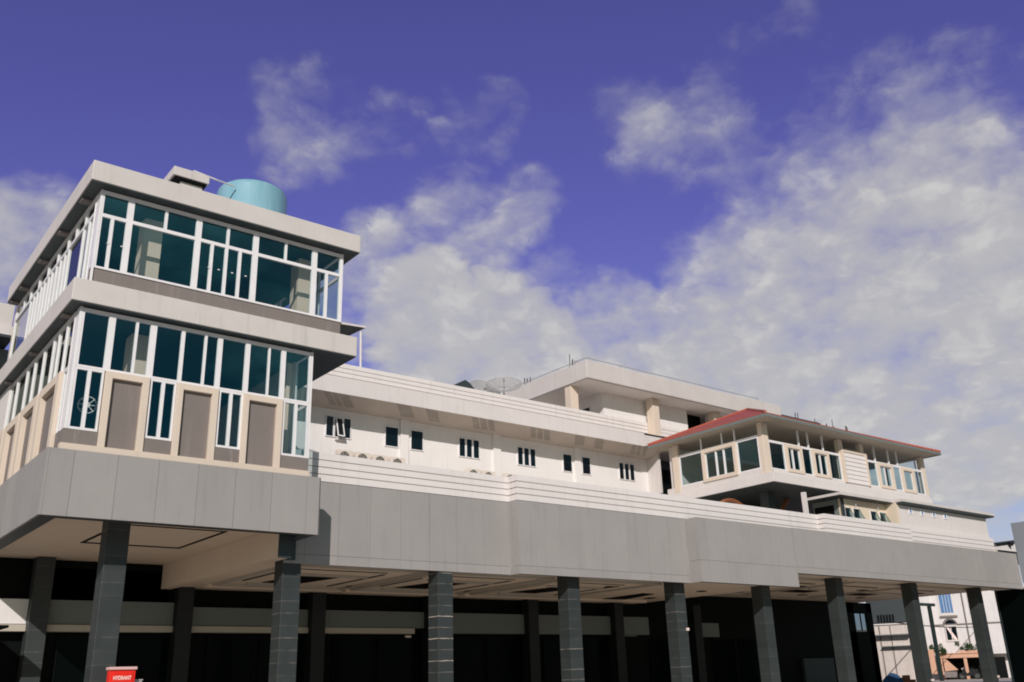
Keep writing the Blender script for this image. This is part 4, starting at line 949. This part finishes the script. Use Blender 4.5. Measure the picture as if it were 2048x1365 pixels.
# cloud banks, the first ones unseen and added for their light: (direction, inner radius deg, outer radius deg, weight)
banks = [((0.45, -0.75, 0.45), 0, 13, 0.50), ((0.22, -0.86, 0.44), 0, 9, 0.55), ((0.66, -0.64, 0.38), 0, 12, 0.50), ((0.42, -0.84, 0.33), 0, 8, 0.5),  # unseen clouds behind the viewer, added for the panes to mirror
         ((-0.9, 0.15, 0.35), 10, 45, 0.79),  # unseen bank added to throw more light on left-facing walls
         ((0.8431, 0.4452, 0.3016), 7, 16, 0.84),
         ((0.7687, 0.573, 0.2843), 4, 11, 0.86),
         ((0.8638, 0.3723, 0.3395), 3, 11, 0.7),
         ((0.7855, 0.4068, 0.4663), 0, 10, 0.42),
         ((0.8411, 0.3569, 0.4064), 0, 9, 0.46),
         ((0.6386, 0.5629, 0.5246), 0, 5, 0.38),
         ((0.6841, 0.5013, 0.5298), 0, 5, 0.38),
         ((0.7122, 0.4134, 0.5673), 0, 5, 0.27),
         ((0.817, 0.3035, 0.4903), 0, 6, 0.28),
         ((0.7335, 0.478, 0.4832), 0, 6, 0.38),
         ((0.7842, 0.474, 0.4005), 1, 7, 0.54),
         ((0.5118, 0.7823, 0.355), 2.5, 5.5, 0.88),
         ((0.5987, 0.7306, 0.3282), 3, 6, 0.84),
         ((0.4443, 0.8038, 0.3956), 1, 4.5, 0.58),
         ((0.6836, 0.65, 0.332), 2, 6, 0.76),
         ((0.5426, 0.7325, 0.4111), 0, 5.5, 0.44),
         ((0.4669, 0.7714, 0.4324), 0, 3.5, 0.4),
         ((0.6278, 0.6789, 0.3806), 0, 4.5, 0.42),
         ((0.3563, 0.7674, 0.5332), 0, 4.5, 0.42),
         ((0.4053, 0.732, 0.5477), 0, 4, 0.32),
         ((0.4854, 0.6761, 0.5542), 0, 4.5, 0.38),
         ((0.4597, 0.717, 0.5239), 0, 2.5, 0.36),
         ((0.4824, 0.7375, 0.4726), 0, 4.5, 0.40),
         ((0.548, 0.7028, 0.4536), 0, 4.5, 0.42),
         ((0.1185, 0.9116, 0.3936), 1, 5.5, 0.66)]
cov = None
# ragged, drifting bank edges: warp the direction with noise before measuring it against each bank
wn_ = N(nt, 'ShaderNodeTexNoise', i_Scale=4.5, i_Detail=4.0, i_Roughness=0.6); nt.links.new(cb.outputs[0], wn_.inputs['Vector'])
w1 = N(nt, 'ShaderNodeVectorMath'); w1.operation = 'SUBTRACT'; nt.links.new(wn_.outputs['Color'], w1.inputs[0]); w1.inputs[1].default_value = (.5, .5, .5)
w2 = N(nt, 'ShaderNodeVectorMath'); w2.operation = 'SCALE'; nt.links.new(w1.outputs[0], w2.inputs[0]); w2.inputs['Scale'].default_value = 0.17
w3 = N(nt, 'ShaderNodeVectorMath'); w3.operation = 'ADD'; nt.links.new(dirv, w3.inputs[0]); nt.links.new(w2.outputs[0], w3.inputs[1])
w4 = N(nt, 'ShaderNodeVectorMath'); w4.operation = 'NORMALIZE'; nt.links.new(w3.outputs[0], w4.inputs[0])
warp = w4.outputs[0]
for d, r1, r2, wt in banks:
    dn = N(nt, 'ShaderNodeVectorMath'); dn.operation = 'DOT_PRODUCT'
    nt.links.new(warp, dn.inputs[0]); dn.inputs[1].default_value = Vector(d).normalized()
    s = math_n(nt, 'MULTIPLY', ramp(nt, dn.outputs['Value'], math.cos(math.radians(r2)), math.cos(math.radians(r1))), wt)
    cov = s if cov is None else math_n(nt, 'MAXIMUM', cov, s)
nz_ = math_n(nt, 'ADD', math_n(nt, 'MULTIPLY', math_n(nt, 'SUBTRACT', noise, 0.5), 1.55), 0.5)
dens = math_n(nt, 'ADD', nz_, math_n(nt, 'SUBTRACT', cov, 0.37))
mask = ramp(nt, dens, 0.12, 0.92)
tcol = mix_c(nt, ramp(nt, sp.outputs[2], 0.08, 0.48), (0.95, 0.80, 0.92), (0.86, 0.54, 1.12))
tint = mix_c(nt, 1.0, sky.outputs[0], tcol, 'MULTIPLY')
shade = ramp(nt, math_n(nt, 'ADD', math_n(nt, 'MULTIPLY', puff, 0.55), math_n(nt, 'ADD', math_n(nt, 'MULTIPLY', n1.outputs[0], 0.30), math_n(nt, 'MULTIPLY', mask, 0.16))), 0.24, 0.66)
cloud = mix_c(nt, shade, (5.0, 4.95, 5.05), (6.3, 6.2, 5.95))
# sky behind the viewer dimmed to weaken the fill light on the fronts
behind = mix_c(nt, ramp(nt, sp.outputs[1], -0.35, 0.25), mix_c(nt, 1.0, sky.outputs[0], (0.40, 0.50, 0.46), 'MULTIPLY'), tint)
fin = mix_c(nt, math_n(nt, 'MULTIPLY', mask, 0.93), behind, cloud)
nt.links.new(fin, bg.inputs[0])

# ------------------------------------------------------------------ sun
L = bpy.data.lights.new('sun', 'SUN'); L.energy = 3.5; L.angle = math.radians(0.5); L.color = (1.0, 0.925, 0.885)
lo = bpy.data.objects.new('sun', L); C.objects.link(lo); lo.location = (-40, -60, 60); lo.rotation_euler = (-SUN_TO).to_track_quat('-Z', 'Y').to_euler()

# ------------------------------------------------------------------ camera (solved from the building's vanishing points)
yw_, pt, ro = (math.radians(v) for v in (38.52, 20.03, -1.81))
fwd = Vector((math.sin(yw_) * math.cos(pt), math.cos(yw_) * math.cos(pt), math.sin(pt)))
rgt = Vector((math.cos(yw_), -math.sin(yw_), 0)); dwn = fwd.cross(rgt)
c_, s_ = math.cos(ro), math.sin(ro)
R0_, R1_ = c_ * rgt - s_ * dwn, s_ * rgt + c_ * dwn
cam = bpy.data.cameras.new('camera'); co = bpy.data.objects.new('camera', cam); C.objects.link(co)
mw = Matrix((R0_, -R1_, -fwd)).transposed().to_4x4(); mw.translation = (0, 0, 1.6)
co.matrix_world = mw
cam.sensor_width = 36.0; cam.lens = 36.0 * 1873.2 / 2048.0; cam.clip_start = .1; cam.clip_end = 4000
SC.camera = co

SC.render.engine = 'CYCLES'
SC.cycles.max_bounces = 8; SC.cycles.transparent_max_bounces = 16; SC.cycles.use_denoising = True; SC.cycles.filter_width = 1.9
SC.view_settings.view_transform = 'Standard'; SC.view_settings.look = 'None'; SC.view_settings.exposure = 0.0; SC.view_settings.gamma = 1.0
